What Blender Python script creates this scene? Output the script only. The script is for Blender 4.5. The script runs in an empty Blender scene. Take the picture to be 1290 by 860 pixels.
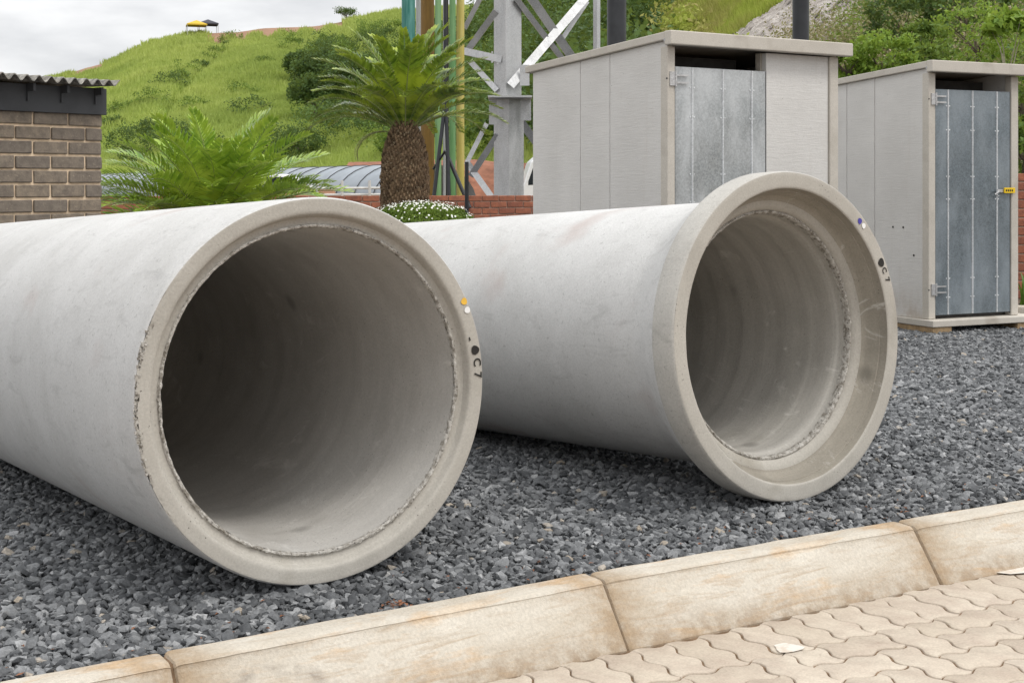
import bpy, bmesh, math, random
import numpy as np
from mathutils import Vector, Matrix
R = math.radians
rnd = random.Random(7)
rng = np.random.default_rng(11)
sc = bpy.context.scene
col = sc.collection

# ---------------------------------------------------------------- camera
CAM_Z = 1.1; F = 1700.0; CX = 645.0; HY = 235.0
cd = bpy.data.cameras.new('camera'); cam = bpy.data.objects.new('camera', cd); col.objects.link(cam)
cam.location = (0, 0, CAM_Z); cam.rotation_euler = (R(90), 0, 0)
cd.sensor_width = 36; cd.lens = 36 * F / 1290; cd.shift_y = -(430 - HY) / 1290
cd.clip_start = .05; cd.clip_end = 6000
sc.camera = cam

# ---------------------------------------------------------------- light
SUN_EL, SUN_AZ = R(58), R(120)      # azimuth measured from +Y towards +X
w = bpy.data.worlds.new('World'); sc.world = w; w.use_nodes = True
nt = w.node_tree; nt.nodes.clear()
out = nt.nodes.new('ShaderNodeOutputWorld'); bg = nt.nodes.new('ShaderNodeBackground')
sky = nt.nodes.new('ShaderNodeTexSky'); sky.sky_type = 'NISHITA'; sky.sun_disc = False
sky.sun_elevation = SUN_EL; sky.sun_rotation = SUN_AZ
tc = nt.nodes.new('ShaderNodeTexCoord'); mp = nt.nodes.new('ShaderNodeMapping')
mp.inputs['Scale'].default_value = (1, 1, 3.2)
n1 = nt.nodes.new('ShaderNodeTexNoise'); n1.inputs['Scale'].default_value = 4.2; n1.inputs['Detail'].default_value = 7; n1.inputs['Roughness'].default_value = .52
cr = nt.nodes.new('ShaderNodeValToRGB')
cr.color_ramp.elements[0].position = .36; cr.color_ramp.elements[0].color = (5.7, 5.8, 6.0, 1)
cr.color_ramp.elements[1].position = .60; cr.color_ramp.elements[1].color = (9.4, 9.4, 9.4, 1)
mx = nt.nodes.new('ShaderNodeMix'); mx.data_type = 'RGBA'; mx.inputs[0].default_value = .96
nt.links.new(tc.outputs['Generated'], mp.inputs[0]); nt.links.new(mp.outputs[0], n1.inputs['Vector'])
nt.links.new(n1.outputs['Fac'], cr.inputs[0]); nt.links.new(sky.outputs[0], mx.inputs[6]); nt.links.new(cr.outputs[0], mx.inputs[7])
# an overcast sky is brighter overhead than at the horizon
sx = nt.nodes.new('ShaderNodeSeparateXYZ'); nt.links.new(tc.outputs['Generated'], sx.inputs[0])
mr = nt.nodes.new('ShaderNodeMapRange'); nt.links.new(sx.outputs[2], mr.inputs[0]); mr.inputs[1].default_value = 0; mr.inputs[2].default_value = .9; mr.inputs[3].default_value = .80; mr.inputs[4].default_value = 1.5
vm = nt.nodes.new('ShaderNodeVectorMath'); vm.operation = 'SCALE'; nt.links.new(mx.outputs[2], vm.inputs[0]); nt.links.new(mr.outputs[0], vm.inputs['Scale'])
nt.links.new(vm.outputs[0], bg.inputs[0]); bg.inputs[1].default_value = .1
nt.links.new(bg.outputs[0], out.inputs[0])
sl = bpy.data.lights.new('sun', 'SUN'); sun = bpy.data.objects.new('sun', sl); col.objects.link(sun)
sl.energy = 1.2; sl.angle = R(18); sl.color = (1, .965, .91)
d = Vector((math.sin(SUN_AZ) * math.cos(SUN_EL), math.cos(SUN_AZ) * math.cos(SUN_EL), math.sin(SUN_EL)))
sun.rotation_euler = d.to_track_quat('Z', 'Y').to_euler()
sc.view_settings.view_transform = 'Standard'; sc.view_settings.look = 'None'
sc.view_settings.exposure = 0.48; sc.view_settings.gamma = 1
sc.render.film_transparent = False
sc.cycles.max_bounces = 8; sc.cycles.diffuse_bounces = 6

# ---------------------------------------------------------------- helpers
def at(px, py, Y):
    return Vector(((px - CX) / F * Y, Y, CAM_Z - (py - HY) / F * Y))

def setp(o, label=None, cat=None, group=None, kind=None):
    if label: o['label'] = label
    if cat: o['category'] = cat
    if group: o['group'] = group
    if kind: o['kind'] = kind
    return o

def empty(name, loc=(0, 0, 0), rz=0, **k):
    o = bpy.data.objects.new(name, None); col.objects.link(o); o.location = loc; o.rotation_euler = (0, 0, rz)
    o.empty_display_size = .1
    return setp(o, **k)

def link(name, me, mat=None, parent=None, smooth=False, **k):
    if mat and not me.materials: me.materials.append(mat)
    if smooth: me.shade_smooth()
    o = bpy.data.objects.new(name, me); col.objects.link(o)
    if parent: o.parent = parent
    return setp(o, **k)

def npmesh(name, V, Fq):
    """V (n,3), Fq list of equal-length face index arrays"""
    me = bpy.data.meshes.new(name)
    V = np.asarray(V, np.float32); me.vertices.add(len(V)); me.vertices.foreach_set('co', V.ravel())
    if isinstance(Fq, list) and isinstance(Fq[0], tuple): Fq = np.array(Fq)
    Fs = [np.asarray(f, np.int32) for f in (Fq if isinstance(Fq, list) else [Fq]) if len(f)]
    nl = sum(f.size for f in Fs); npoly = sum(len(f) for f in Fs)
    me.loops.add(nl); me.loops.foreach_set('vertex_index', np.concatenate([f.ravel() for f in Fs]))
    st = []; s = 0
    for f in Fs:
        st.append(s + np.arange(len(f)) * f.shape[1]); s += f.size
    me.polygons.add(npoly); me.polygons.foreach_set('loop_start', np.concatenate(st).astype(np.int32))
    me.update(calc_edges=True); me.validate()
    return me

class MB:
    def __init__(s): s.v = []; s.f = []
    def add(s, vs, fs):
        b = len(s.v); s.v += [tuple(v) for v in vs]; s.f += [tuple(b + i for i in f) for f in fs]; return s
    def box(s, x0, x1, y0, y1, z0, z1, M=None):
        vs = [Vector((x, y, z)) for z in (z0, z1) for y in (y0, y1) for x in (x0, x1)]
        if M: vs = [M @ v for v in vs]
        return s.add(vs, [(0, 2, 3, 1), (4, 5, 7, 6), (0, 1, 5, 4), (2, 6, 7, 3), (0, 4, 6, 2), (1, 3, 7, 5)])
    def prism(s, pts, z0, z1):
        n = len(pts); vs = [(x, y, z0) for x, y in pts] + [(x, y, z1) for x, y in pts]
        return s.add(vs, [tuple(range(n - 1, -1, -1)), tuple(range(n, 2 * n))] + [(i, (i + 1) % n, n + (i + 1) % n, n + i) for i in range(n)])
    def tube(s, pts, rad, n=12, cap=True):
        pts = [Vector(p) for p in pts]; rs = rad if isinstance(rad, (list, tuple)) else [rad] * len(pts)
        vs = []; up = None
        for i, p in enumerate(pts):
            t = (pts[min(i + 1, len(pts) - 1)] - pts[max(i - 1, 0)]).normalized()
            a = up if up is not None else (Vector((0, 0, 1)) if abs(t.z) < .9 else Vector((1, 0, 0)))
            e1 = (a - t * a.dot(t)).normalized(); e2 = t.cross(e1); up = e1
            for k in range(n):
                q = 2 * math.pi * k / n; vs.append(p + (e1 * math.cos(q) + e2 * math.sin(q)) * rs[i])
        fs = []
        for i in range(len(pts) - 1):
            for k in range(n): fs.append((i * n + k, i * n + (k + 1) % n, (i + 1) * n + (k + 1) % n, (i + 1) * n + k))
        if cap: fs += [tuple(range(n - 1, -1, -1)), tuple(range((len(pts) - 1) * n, len(pts) * n))]
        return s.add(vs, fs)
    def bar(s, p, q, wd, th, up=(0, 0, 1)):
        p = Vector(p); q = Vector(q); t = (q - p).normalized(); u = Vector(up); e1 = t.cross(u).normalized(); e2 = e1.cross(t)
        M = Matrix((e1, e2, t)).transposed().to_4x4(); M.translation = p
        return s.box(-wd / 2, wd / 2, -th / 2, th / 2, 0, (q - p).length, M)
    def mesh(s, name='mesh'):
        me = bpy.data.meshes.new(name); me.from_pydata(s.v, [], s.f)
        bm = bmesh.new(); bm.from_mesh(me); bmesh.ops.recalc_face_normals(bm, faces=bm.faces); bm.to_mesh(me); bm.free()
        return me
    def build(s, name, mat, parent=None, smooth=False, bevel=0, **k):
        me = s.mesh(name); o = link(name, me, mat, parent, **k)
        if smooth:
            me.shade_smooth()
            me.set_sharp_from_angle(angle=R(40))
        if bevel:
            b = o.modifiers.new('bevel', 'BEVEL'); b.width = bevel; b.segments = 2; b.limit_method = 'ANGLE'
        return o

def hash3(i, j, k, seed):
    h = (i * 374761393 + j * 668265263 + k * 2147483647 + seed * 974634777) & 0xffffffff
    h = ((h ^ (h >> 13)) * 1274126177) & 0xffffffff
    return ((h ^ (h >> 16)) & 0xffff) / 65535.0
def vnoise(x, y, z=None, seed=0):
    x = np.asarray(x, float); y = np.asarray(y, float); z = np.zeros_like(x) if z is None else np.asarray(z, float)
    i, j, k = (np.floor(a).astype(np.int64) for a in (x, y, z)); fx, fy, fz = x - i, y - j, z - k
    s = lambda t: t * t * (3 - 2 * t); fx, fy, fz = s(fx), s(fy), s(fz); r = 0
    for a in (0, 1):
        for b in (0, 1):
            for c in (0, 1):
                r = r + hash3(i + a, j + b, k + c, seed) * (fx if a else 1 - fx) * (fy if b else 1 - fy) * (fz if c else 1 - fz)
    return r
def fbm(x, y, z=None, o=4, seed=0):
    r = 0; a = .5; t = 0
    x = np.asarray(x, float); y = np.asarray(y, float)
    for q in range(o):
        r = r + a * vnoise(x * 2 ** q, y * 2 ** q, None if z is None else np.asarray(z) * 2 ** q, seed + q); t += a; a *= .5
    return r / t

# ---------------------------------------------------------------- materials
class NT:
    def __init__(s, name):
        s.m = bpy.data.materials.new(name); s.m.use_nodes = True; s.t = s.m.node_tree; s.p = s.t.nodes['Principled BSDF']
        s.c = s.t.nodes.new('ShaderNodeTexCoord')
    def n(s, ty, ins=None, **k):
        q = s.t.nodes.new(ty)
        for a, b in k.items(): setattr(q, a, b)
        for a, b in (ins or {}).items(): s.set(q, a, b)
        return q
    def set(s, q, a, b):
        if isinstance(b, bpy.types.NodeSocket): s.t.links.new(b, q.inputs[a])
        else: q.inputs[a].default_value = b
    def pos(s, scale=(1, 1, 1), src='Object', rot=(0, 0, 0)):
        return s.n('ShaderNodeMapping', {0: s.c.outputs[src], 'Scale': scale, 'Rotation': rot}).outputs[0]
    def noise(s, scale, detail=4, rough=.55, vec=None, dist=0):
        return s.n('ShaderNodeTexNoise', {'Vector': vec or s.c.outputs['Object'], 'Scale': scale, 'Detail': detail, 'Roughness': rough, 'Distortion': dist}).outputs['Fac']
    def vor(s, scale, vec=None, out='Distance', feature='F1'):
        return s.n('ShaderNodeTexVoronoi', {'Vector': vec or s.c.outputs['Object'], 'Scale': scale}, feature=feature).outputs[out]
    def ramp(s, fac, *st):
        q = s.n('ShaderNodeValToRGB', {0: fac}); e = q.color_ramp.elements
        while len(e) < len(st): e.new(.5)
        for i, (p, c) in enumerate(st):
            e[i].position = p; e[i].color = (c, c, c, 1) if not isinstance(c, (tuple, list)) else (*c, 1)
        return q.outputs[0]
    def mix(s, fac, a, b, mode='MIX'):
        q = s.n('ShaderNodeMix', data_type='RGBA', blend_type=mode)
        for i, v in ((0, fac), (6, a), (7, b)):
            if isinstance(v, (tuple, list)): v = (*v, 1)
            s.set(q, i, v)
        return q.outputs[2]
    def math(s, op, a, b=0.0):
        return s.n('ShaderNodeMath', {0: a, 1: b}, operation=op).outputs[0]
    def bump(s, h, strength=.3, dist=.01, normal=None):
        ins = {'Height': h, 'Strength': strength, 'Distance': dist}
        if normal: ins['Normal'] = normal
        return s.n('ShaderNodeBump', ins).outputs[0]
    def fin(s, color=None, rough=.8, normal=None, metal=0.0, spec=.3):
        if color is not None: s.set(s.p, 'Base Color', (*color, 1) if isinstance(color, tuple) else color)
        s.set(s.p, 'Roughness', rough); s.set(s.p, 'Metallic', metal); s.p.inputs['Specular IOR Level'].default_value = spec
        if normal: s.set(s.p, 'Normal', normal)
        return s.m

def simple(name, c, rough=.6, metal=0.0, var=.25, scale=12):
    t = NT(name); f = t.noise(scale, 5)
    cc = t.mix(t.ramp(f, (.3, 0.0), (.7, 1.0)), tuple(x * (1 - var) for x in c), tuple(min(1, x * (1 + var)) for x in c))
    return t.fin(cc, rough, t.bump(f, .15, .004), metal)

def concrete(name, lo, hi, stain=None, rings=0, barrel=False, pits=.6):
    t = NT(name)
    big = t.ramp(t.noise(1.7, 5, .6, dist=.6), (.3, 0.0), (.7, 1.0))
    c = t.mix(big, lo, hi)
    med = t.ramp(t.noise(9, 6, .65), (.35, 0.0), (.68, 1.0))
    c = t.mix(t.math('MULTIPLY', med, .35), c, tuple(x * 1.13 for x in hi))
    fine = t.noise(140, 4, .7); c = t.mix(.8, c, t.ramp(fine, (.25, .80), (.75, 1.16)), 'MULTIPLY')
    pv = t.vor(62); pm = t.ramp(t.noise(5, 3), (.45, 0.0), (.62, 1.0))
    pit = t.math('MULTIPLY', t.ramp(pv, (.06, 1.0), (.13, 0.0)), pm)
    c = t.mix(t.math('MULTIPLY', pit, pits), c, tuple(x * .35 for x in lo))
    if stain:
        sm = t.ramp(t.noise(2.6, 3, .5, t.pos((1, .8, 1)), .4), (.60, 0.0), (.74, 1.0))
        c = t.mix(t.math('MULTIPLY', sm, .6), c, stain)
    h = t.math('SUBTRACT', t.math('MULTIPLY', fine, .25), t.math('MULTIPLY', pit, .9))
    if barrel:
        sc1 = t.noise(13, 5, .7, t.pos((1.2, .35, 1.2), rot=(0, 0, .25)), 1.0)
        c = t.mix(t.ramp(sc1, (.56, 0.0), (.74, .46)), c, tuple(x * .70 for x in lo))
        sc2 = t.noise(30, 4, .75, t.pos((1, .12, 1), rot=(0, .2, .12)))
        c = t.mix(t.ramp(sc2, (.64, 0.0), (.76, .25)), c, tuple(min(1, x * 1.2) for x in hi))
        sc3 = t.noise(48, 3, .8); c = t.mix(t.ramp(sc3, (.62, 0.0), (.72, .6)), c, tuple(x * .5 for x in lo))
        cir = t.noise(1, 4, .6, t.pos((.6, 30, .6))); h = t.math('ADD', h, t.math('MULTIPLY', cir, .9))
    if rings:
        rg = t.noise(1, 4, .55, t.pos((.5, 13, .5)), .3); rg2 = t.noise(1, 3, .6, t.pos((.7, 60, .7)))
        c = t.mix(rings, c, t.ramp(rg, (.35, .74), (.65, 1.12)), 'MULTIPLY')
        c = t.mix(.55 * rings, c, t.ramp(rg2, (.3, .84), (.7, 1.08)), 'MULTIPLY')
        sp = t.noise(6, 6, .7, t.pos((1, .5, 1)), 1.5); c = t.mix(t.ramp(sp, (.59, 0.0), (.70, .6)), c, (.68, .66, .62))
        dk = t.vor(3.1, t.pos((1, 1, 1))); c = t.mix(t.ramp(dk, (.05, .6), (.13, 0.0)), c, tuple(x * .5 for x in lo))
        h = t.math('ADD', h, t.math('MULTIPLY', rg, 1.3))
    return t.fin(c, .87, t.bump(h, .55, .006), spec=.25)

M = {}
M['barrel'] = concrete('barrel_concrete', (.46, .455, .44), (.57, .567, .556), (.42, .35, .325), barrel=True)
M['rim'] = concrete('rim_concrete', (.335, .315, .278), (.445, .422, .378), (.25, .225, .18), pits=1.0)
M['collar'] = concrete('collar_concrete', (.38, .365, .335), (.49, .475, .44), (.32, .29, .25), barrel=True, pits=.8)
M['socket'] = concrete('shaded_socket_concrete', (.25, .23, .19), (.35, .32, .27), (.20, .18, .145), rings=.5, pits=1.0)  # same concrete as the rim, with the socket wall's shade put into the colour
M['bore'] = concrete('bore_concrete', (.42, .40, .37), (.52, .505, .475), (.36, .34, .31), rings=.2, pits=1.0)
M['bore_ringed'] = concrete('ringed_bore_concrete', (.36, .345, .31), (.46, .44, .405), (.30, .28, .245), rings=.42, pits=1.0)
M['panel'] = concrete('panel_concrete', (.40, .375, .345), (.47, .448, .42), (.38, .35, .31), pits=.5)
M['post'] = concrete('post_concrete', (.45, .415, .36), (.54, .505, .45), (.33, .29, .24), pits=.5)
# the board-marked panels get faint horizontal streaks
t = NT('panel_board'); hs = t.noise(3.2, 5, .6, t.pos((2.2, 2.2, 26)), .9); bl = t.noise(1.4, 4)
c = t.mix(t.ramp(bl, (.3, 0.0), (.7, 1.0)), (.56, .545, .52), (.67, .655, .63))
c = t.mix(.6, c, t.ramp(hs, (.3, .94), (.7, 1.04)), 'MULTIPLY'); fn = t.noise(110, 4, .7)
c = t.mix(.6, c, t.ramp(fn, (.3, .86), (.7, 1.1)), 'MULTIPLY')
pv = t.vor(13); c = t.mix(t.ramp(pv, (.025, .75), (.045, 0.0)), c, (.12, .11, .10))
vs_ = t.noise(3, 4, .6, t.pos((5, 5, .35))); zz = t.n('ShaderNodeSeparateXYZ', {0: t.c.outputs['Object']}).outputs[2]; ld = t.n('ShaderNodeMapRange', {0: zz, 1: .05, 2: .34, 3: .8, 4: 0.0}).outputs[0]
c = t.mix(t.math('MULTIPLY', ld, t.ramp(t.noise(8, 5, .7), (.35, 0.0), (.65, 1.0))), c, (.40, .34, .28))
c = t.mix(t.ramp(vs_, (.58, 0.0), (.8, .35)), c, (.49, .455, .41))
M['panel'] = t.fin(c, .9, t.bump(t.math('ADD', hs, t.math('MULTIPLY', fn, .35)), .38, .006))

t = NT('chipped_concrete'); f = t.noise(55, 4, .7); v = t.vor(75)
c = t.mix(t.ramp(f, (.35, 0.0), (.6, 1.0)), (.20, .18, .15), (.52, .50, .46)); c = t.mix(t.ramp(v, (.12, .8), (.3, 0.0)), c, (.10, .09, .08))
M['chip'] = t.fin(c, .9, t.bump(f, .9, .012))

M['dark_void'] = simple('dark_interior', (.05, .048, .045), .9)
M['interior'] = simple('interior_concrete', (.16, .15, .14), .9)

def galv(name, base, cloud, metal=.55, spangle=True):
    t = NT(name); v = t.vor(105, out='Color'); g = t.n('ShaderNodeSeparateColor', {0: v}).outputs[0]
    c = t.mix(g, tuple(x * .82 for x in base), tuple(min(1, x * 1.22) for x in base))
    cl = t.ramp(t.noise(2.6, 6, .6, t.pos((1.5, 1.5, .55)), .15), (.40, 0.0), (.66, 1.0)); c = t.mix(t.math('MULTIPLY', cl, .55), c, cloud)
    fc = t.ramp(t.noise(14, 6, .7, t.pos((1, 1, .4)), .5), (.58, 0.0), (.75, 1.0)); c = t.mix(t.math('MULTIPLY', fc, .35), c, cloud)
    return t.fin(c, t.ramp(cl, (0.0, .32), (1.0, .55)), t.bump(t.noise(2.2, 2, .5, t.pos((2.5, 2.5, .8))), .5, .03), metal)
M['door_light'] = galv('galvanised_sheet', (.33, .35, .355), (.76, .78, .79), .6)  # pale cloud tone paints soft upright reflections into this door's colour
M['door_dark'] = galv('weathered_galvanised_sheet', (.16, .19, .21), (.37, .41, .44), .55)
M['rib_metal'] = galv('galvanised_fold', (.62, .64, .65), (.75, .76, .77), .4)
M['tower'] = galv('galvanised_steel', (.42, .425, .43), (.60, .60, .60), .35)
M['steel_bright'] = galv('bright_steel', (.5, .5, .5), (.6, .6, .6), .7)

M['black_plastic'] = simple('black_plastic', (.028, .03, .034), .38, var=.2)
M['dark_grey_paint'] = simple('dark_grey_fascia', (.062, .064, .068), .6, var=.25, scale=4)
M['timber'] = simple('timber', (.33, .23, .13), .85, var=.35, scale=22)
M['white_paint'] = simple('white_paint', (.78, .78, .77), .5, var=.05)
M['yellow_paint'] = simple('yellow_paint', (.75, .45, .06), .5, var=.1)
M['blue_paint'] = simple('blue_paint', (.06, .05, .30), .5, var=.1)
M['ink'] = simple('black_ink', (.02, .018, .016), .6, var=.2)
M['tag_yellow'] = simple('yellow_tag', (.78, .52, .02), .45, var=.05)
M['glass_dark'] = simple('dark_glass', (.02, .025, .03), .08, var=.1)
M['car_white'] = simple('white_car_paint', (.75, .76, .77), .25, var=.03)
M['tyre'] = simple('tyre_rubber', (.02, .02, .02), .9)
M['tunnel'] = simple('grey_roof_sheet', (.30, .33, .36), .8, var=.12, scale=2)
M['terracotta'] = simple('terracotta_render', (.52, .30, .20), .9, var=.15, scale=3)
M['pale_pipe'] = simple('pale_rail', (.62, .60, .56), .6, var=.1)

# corrugated roof sheet with lichen
t = NT('corrugated_sheet'); f = t.noise(22, 6, .7); c = t.mix(t.ramp(f, (.42, 0.0), (.62, 1.0)), (.14, .135, .125), (.40, .38, .34))
g = t.noise(6, 4); c = t.mix(t.ramp(g, (.5, 0.0), (.7, .7)), c, (.17, .14, .10)); M['corrugated'] = t.fin(c, .85, t.bump(f, .5, .005))

def brickmat(name, a, b, cdark, pale):
    t = NT(name); oi = t.n('ShaderNodeObjectInfo'); c = t.mix(oi.outputs['Random'], a, b)
    p = t.n('ShaderNodeVectorMath', {0: t.c.outputs['Object'], 1: oi.outputs['Location']}, operation='ADD').outputs[0]
    f = t.noise(18, 6, .7, p); c = t.mix(t.ramp(f, (.38, 0.0), (.66, .8)), c, cdark)
    g = t.noise(70, 4, .7, p); c = t.mix(t.ramp(g, (.6, 0.0), (.72, .55)), c, pale)
    return t.fin(c, .92, t.bump(t.math('ADD', f, g), .6, .006))
M['brick_brown'] = brickmat('brown_brick', (.29, .235, .175), (.20, .17, .14), (.125, .105, .088), (.46, .38, .29))
M['brick_red'] = brickmat('red_brick', (.42, .155, .085), (.29, .105, .065), (.20, .085, .06), (.48, .30, .23))
M['mortar_tan'] = simple('tan_mortar', (.74, .58, .41), .95, var=.22, scale=20)
M['mortar_grey'] = simple('pale_mortar', (.46, .33, .26), .95, var=.2, scale=20)

# kerb
def kerbmat(name, scuff):
  t = NT(name); big = t.noise(2.4, 5, .6, t.pos((1, 1.6, 2)), .8)
  c = t.mix(t.ramp(big, (.32, 0.0), (.68, 1.0)), (.485, .43, .35), (.60, .56, .49))
  or_ = t.noise(4.2, 5, .65, t.pos((.7, 2, 3)), .6); c = t.mix(t.ramp(or_, (.52, 0.0), (.68, .75)), c, (.55, .36, .19))
  z = t.n('ShaderNodeSeparateXYZ', {0: t.c.outputs['Object']})
  low = t.n('ShaderNodeMapRange', {0: z.outputs[2], 1: -.07, 2: -.15, 3: 0.0, 4: 1.0}).outputs[0]
  ed = t.noise(16, 5, .7); lm = t.math('MULTIPLY', low, t.ramp(ed, (.36, .25), (.6, 1.0)))
  c = t.mix(t.math('MULTIPLY', lm, .8), c, (.25, .17, .10))
  bw = t.noise(7, 6, .7, t.pos((.5, 1.5, 4)), 1.6); c = t.mix(t.ramp(bw, (.5, 0.0), (.66, .55)), c, (.37, .27, .175))
  lg = t.noise(3.3, 5, .6, t.pos((.6, 2, 2)), .5); c = t.mix(t.ramp(lg, (.55, 0.0), (.7, .6)), c, (.66, .61, .52))
  ex = t.n('ShaderNodeMapRange', {0: t.math('ABSOLUTE', z.outputs[0]), 1: .45, 2: .60, 3: 0.0, 4: 1.0}).outputs[0]
  c = t.mix(t.math('MULTIPLY', ex, t.ramp(ed, (.3, .3), (.6, .95))), c, (.34, .25, .16))
  fn = t.noise(120, 4, .7); c = t.mix(1.0, c, t.ramp(fn, (.28, .82), (.72, 1.1)), 'MULTIPLY')
  mf = t.noise(38, 4, .75); c = t.mix(t.ramp(mf, (.64, 0.0), (.76, .3)), c, (.30, .22, .15))
  scr = t.noise(5, 5, .7, t.pos((1, 1, 5), rot=(0, .5, 0)), 1.0); c = t.mix(t.ramp(scr, (.66, 0.0), (.75, .35)), c, (.25, .19, .13))
  if scuff:   # curved tyre scuffs across the left end of one stone
    for (cx, cz, rad, wd) in ((-.40, -.30, .26, .022), (-.40, -.30, .215, .010)):
      dx = t.math('SUBTRACT', z.outputs[0], cx); dzz = t.math('SUBTRACT', z.outputs[2], cz)
      dd = t.math('SQRT', t.math('ADD', t.math('MULTIPLY', dx, dx), t.math('MULTIPLY', dzz, dzz)))
      rg = t.n('ShaderNodeMapRange', {0: t.math('ABSOLUTE', t.math('SUBTRACT', dd, rad)), 1: 0.0, 2: wd, 3: 1.0, 4: 0.0}).outputs[0]
      c = t.mix(t.math('MULTIPLY', rg, t.ramp(ed, (.40, .05), (.62, .6))), c, (.15, .12, .10))
  return t.fin(c, .88, t.bump(t.math('ADD', fn, t.math('MULTIPLY', ed, .8)), .45, .006))
M['kerb'] = kerbmat('kerb_concrete', False); M['kerb_scuffed'] = kerbmat('scuffed_kerb_concrete', True)

t = NT('paver_concrete'); oi = t.n('ShaderNodeObjectInfo'); c = t.mix(oi.outputs['Random'], (.49, .42, .335), (.57, .50, .41))
p = t.n('ShaderNodeVectorMath', {0: t.c.outputs['Object'], 1: oi.outputs['Location']}, operation='ADD').outputs[0]
f = t.noise(9, 5, .65, p); c = t.mix(t.ramp(f, (.38, 0.0), (.68, .6)), c, (.39, .31, .25)); fn = t.noise(150, 4, .7, p)
c = t.mix(.9, c, t.ramp(fn, (.28, .80), (.72, 1.12)), 'MULTIPLY'); sp = t.noise(30, 4, .7, p); c = t.mix(t.ramp(sp, (.64, 0.0), (.72, .4)), c, (.28, .21, .155))
M['paver'] = t.fin(c, .85, t.bump(t.math('ADD', fn, f), .5, .004))
M['joint_sand'] = simple('joint_sand', (.17, .11, .065), .95, var=.4, scale=40)
t = NT('worn_white_paint'); f = t.noise(25, 5, .7); M['worn_white'] = t.fin(t.mix(t.ramp(f, (.40, 1.0), (.55, 0.0)), (.64, .60, .54), (.55, .48, .40)), .7)

# gravel stones: colour from a value stored on every instance
t = NT('crushed_stone'); a = t.n('ShaderNodeAttribute', attribute_type='INSTANCER', attribute_name='tint').outputs['Fac']
c = t.ramp(a, (0.0, (.055, .058, .062)), (.35, (.102, .106, .111)), (.70, (.168, .173, .178)), (.93, (.235, .24, .245)), (.985, (.34, .343, .345)), (.990, (.28, .235, .18)), (1.0, (.38, .34, .29)))
f = t.noise(1.6, 5, .75); c = t.mix(.9, c, t.ramp(f, (.3, .55), (.7, 1.45)), 'MULTIPLY')
M['stone'] = t.fin(c, .72, t.bump(f, .5, .004), spec=.4)
M['gravel_base'] = simple('gravel_bed', (.045, .048, .054), .95, var=.4, scale=60)

def leafmat(name, a, b, c3=None, rough=.55, trans=.3, nscale=.5, spec=.25):
    t = NT(name); g = t.n('ShaderNodeNewGeometry').outputs['Random Per Island']
    c = t.mix(g, a, b)
    if c3: c = t.mix(t.ramp(t.noise(nscale, 4, .6), (.42, 0.0), (.62, 1.0)), c, c3)
    t.fin(c, rough, spec=spec)
    tr = t.n('ShaderNodeBsdfTranslucent', {0: t.mix(.5, c, (.5, .6, .1), 'MIX')})
    ms = t.n('ShaderNodeMixShader', {0: trans}); t.t.links.new(t.p.outputs[0], ms.inputs[1]); t.t.links.new(tr.outputs[0], ms.inputs[2])
    t.t.links.new(ms.outputs[0], t.t.nodes['Material Output'].inputs[0]); return t.m
M['frond_dark'] = leafmat('glossy_cycad_leaf', (.045, .10, .010), (.22, .34, .03), (.46, .54, .05), .30, .16, 3.0, .55)
M['frond_light'] = leafmat('bright_cycad_leaf', (.10, .22, .02), (.36, .52, .05), (.50, .60, .09), .32, .18, 2.6, .5)
M['rachis'] = simple('leaf_stalk', (.24, .27, .10), .5, var=.2)
M['frond_dry'] = leafmat('dry_leaf', (.30, .26, .15), (.40, .36, .22), None, .7, .1)
M['hill_grass'] = leafmat('hill_grass', (.38, .45, .11), (.50, .56, .18), (.31, .39, .10), .7, .35, .045)
M['dark_leaf'] = leafmat('dark_tree_leaf', (.035, .07, .02), (.075, .13, .035), (.10, .17, .045), .6, .2, .22)
M['mid_leaf'] = leafmat('mid_green_leaf', (.05, .10, .02), (.12, .20, .035), (.18, .27, .05), .55, .3, .5)
M['bright_leaf'] = leafmat('bright_leaf', (.13, .23, .03), (.25, .37, .055), None, .5, .35)
M['dry_bush'] = leafmat('dry_brown_twig', (.24, .19, .12), (.37, .31, .21), (.20, .21, .08), .8, .15, .6)
M['yellow_grass'] = leafmat('yellow_green_grass', (.28, .34, .05), (.40, .45, .09), (.33, .29, .10), .7, .3, .3)
M['bark'] = simple('bark', (.12, .095, .07), .95, var=.4, scale=8)
M['stem_pale'] = simple('pale_stem', (.36, .34, .24), .8)
M['petal'] = simple('white_petal', (.80, .80, .74), .6, var=.05)
M['strap_leaf'] = leafmat('strap_leaf', (.05, .13, .02), (.10, .22, .03), None, .4, .3)
M['planter'] = simple('dark_planter', (.075, .09, .085), .8, var=.25, scale=8)
t = NT('cycad_trunk'); f = t.noise(24, 5, .7); g = t.n('ShaderNodeNewGeometry').outputs['Random Per Island']
c = t.mix(g, (.08, .05, .03), (.30, .20, .12)); c = t.mix(t.ramp(f, (.56, 0.0), (.66, .8)), c, (.50, .40, .27)); M['trunk_scale'] = t.fin(c, .85, t.bump(f, .6, .01))

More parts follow.
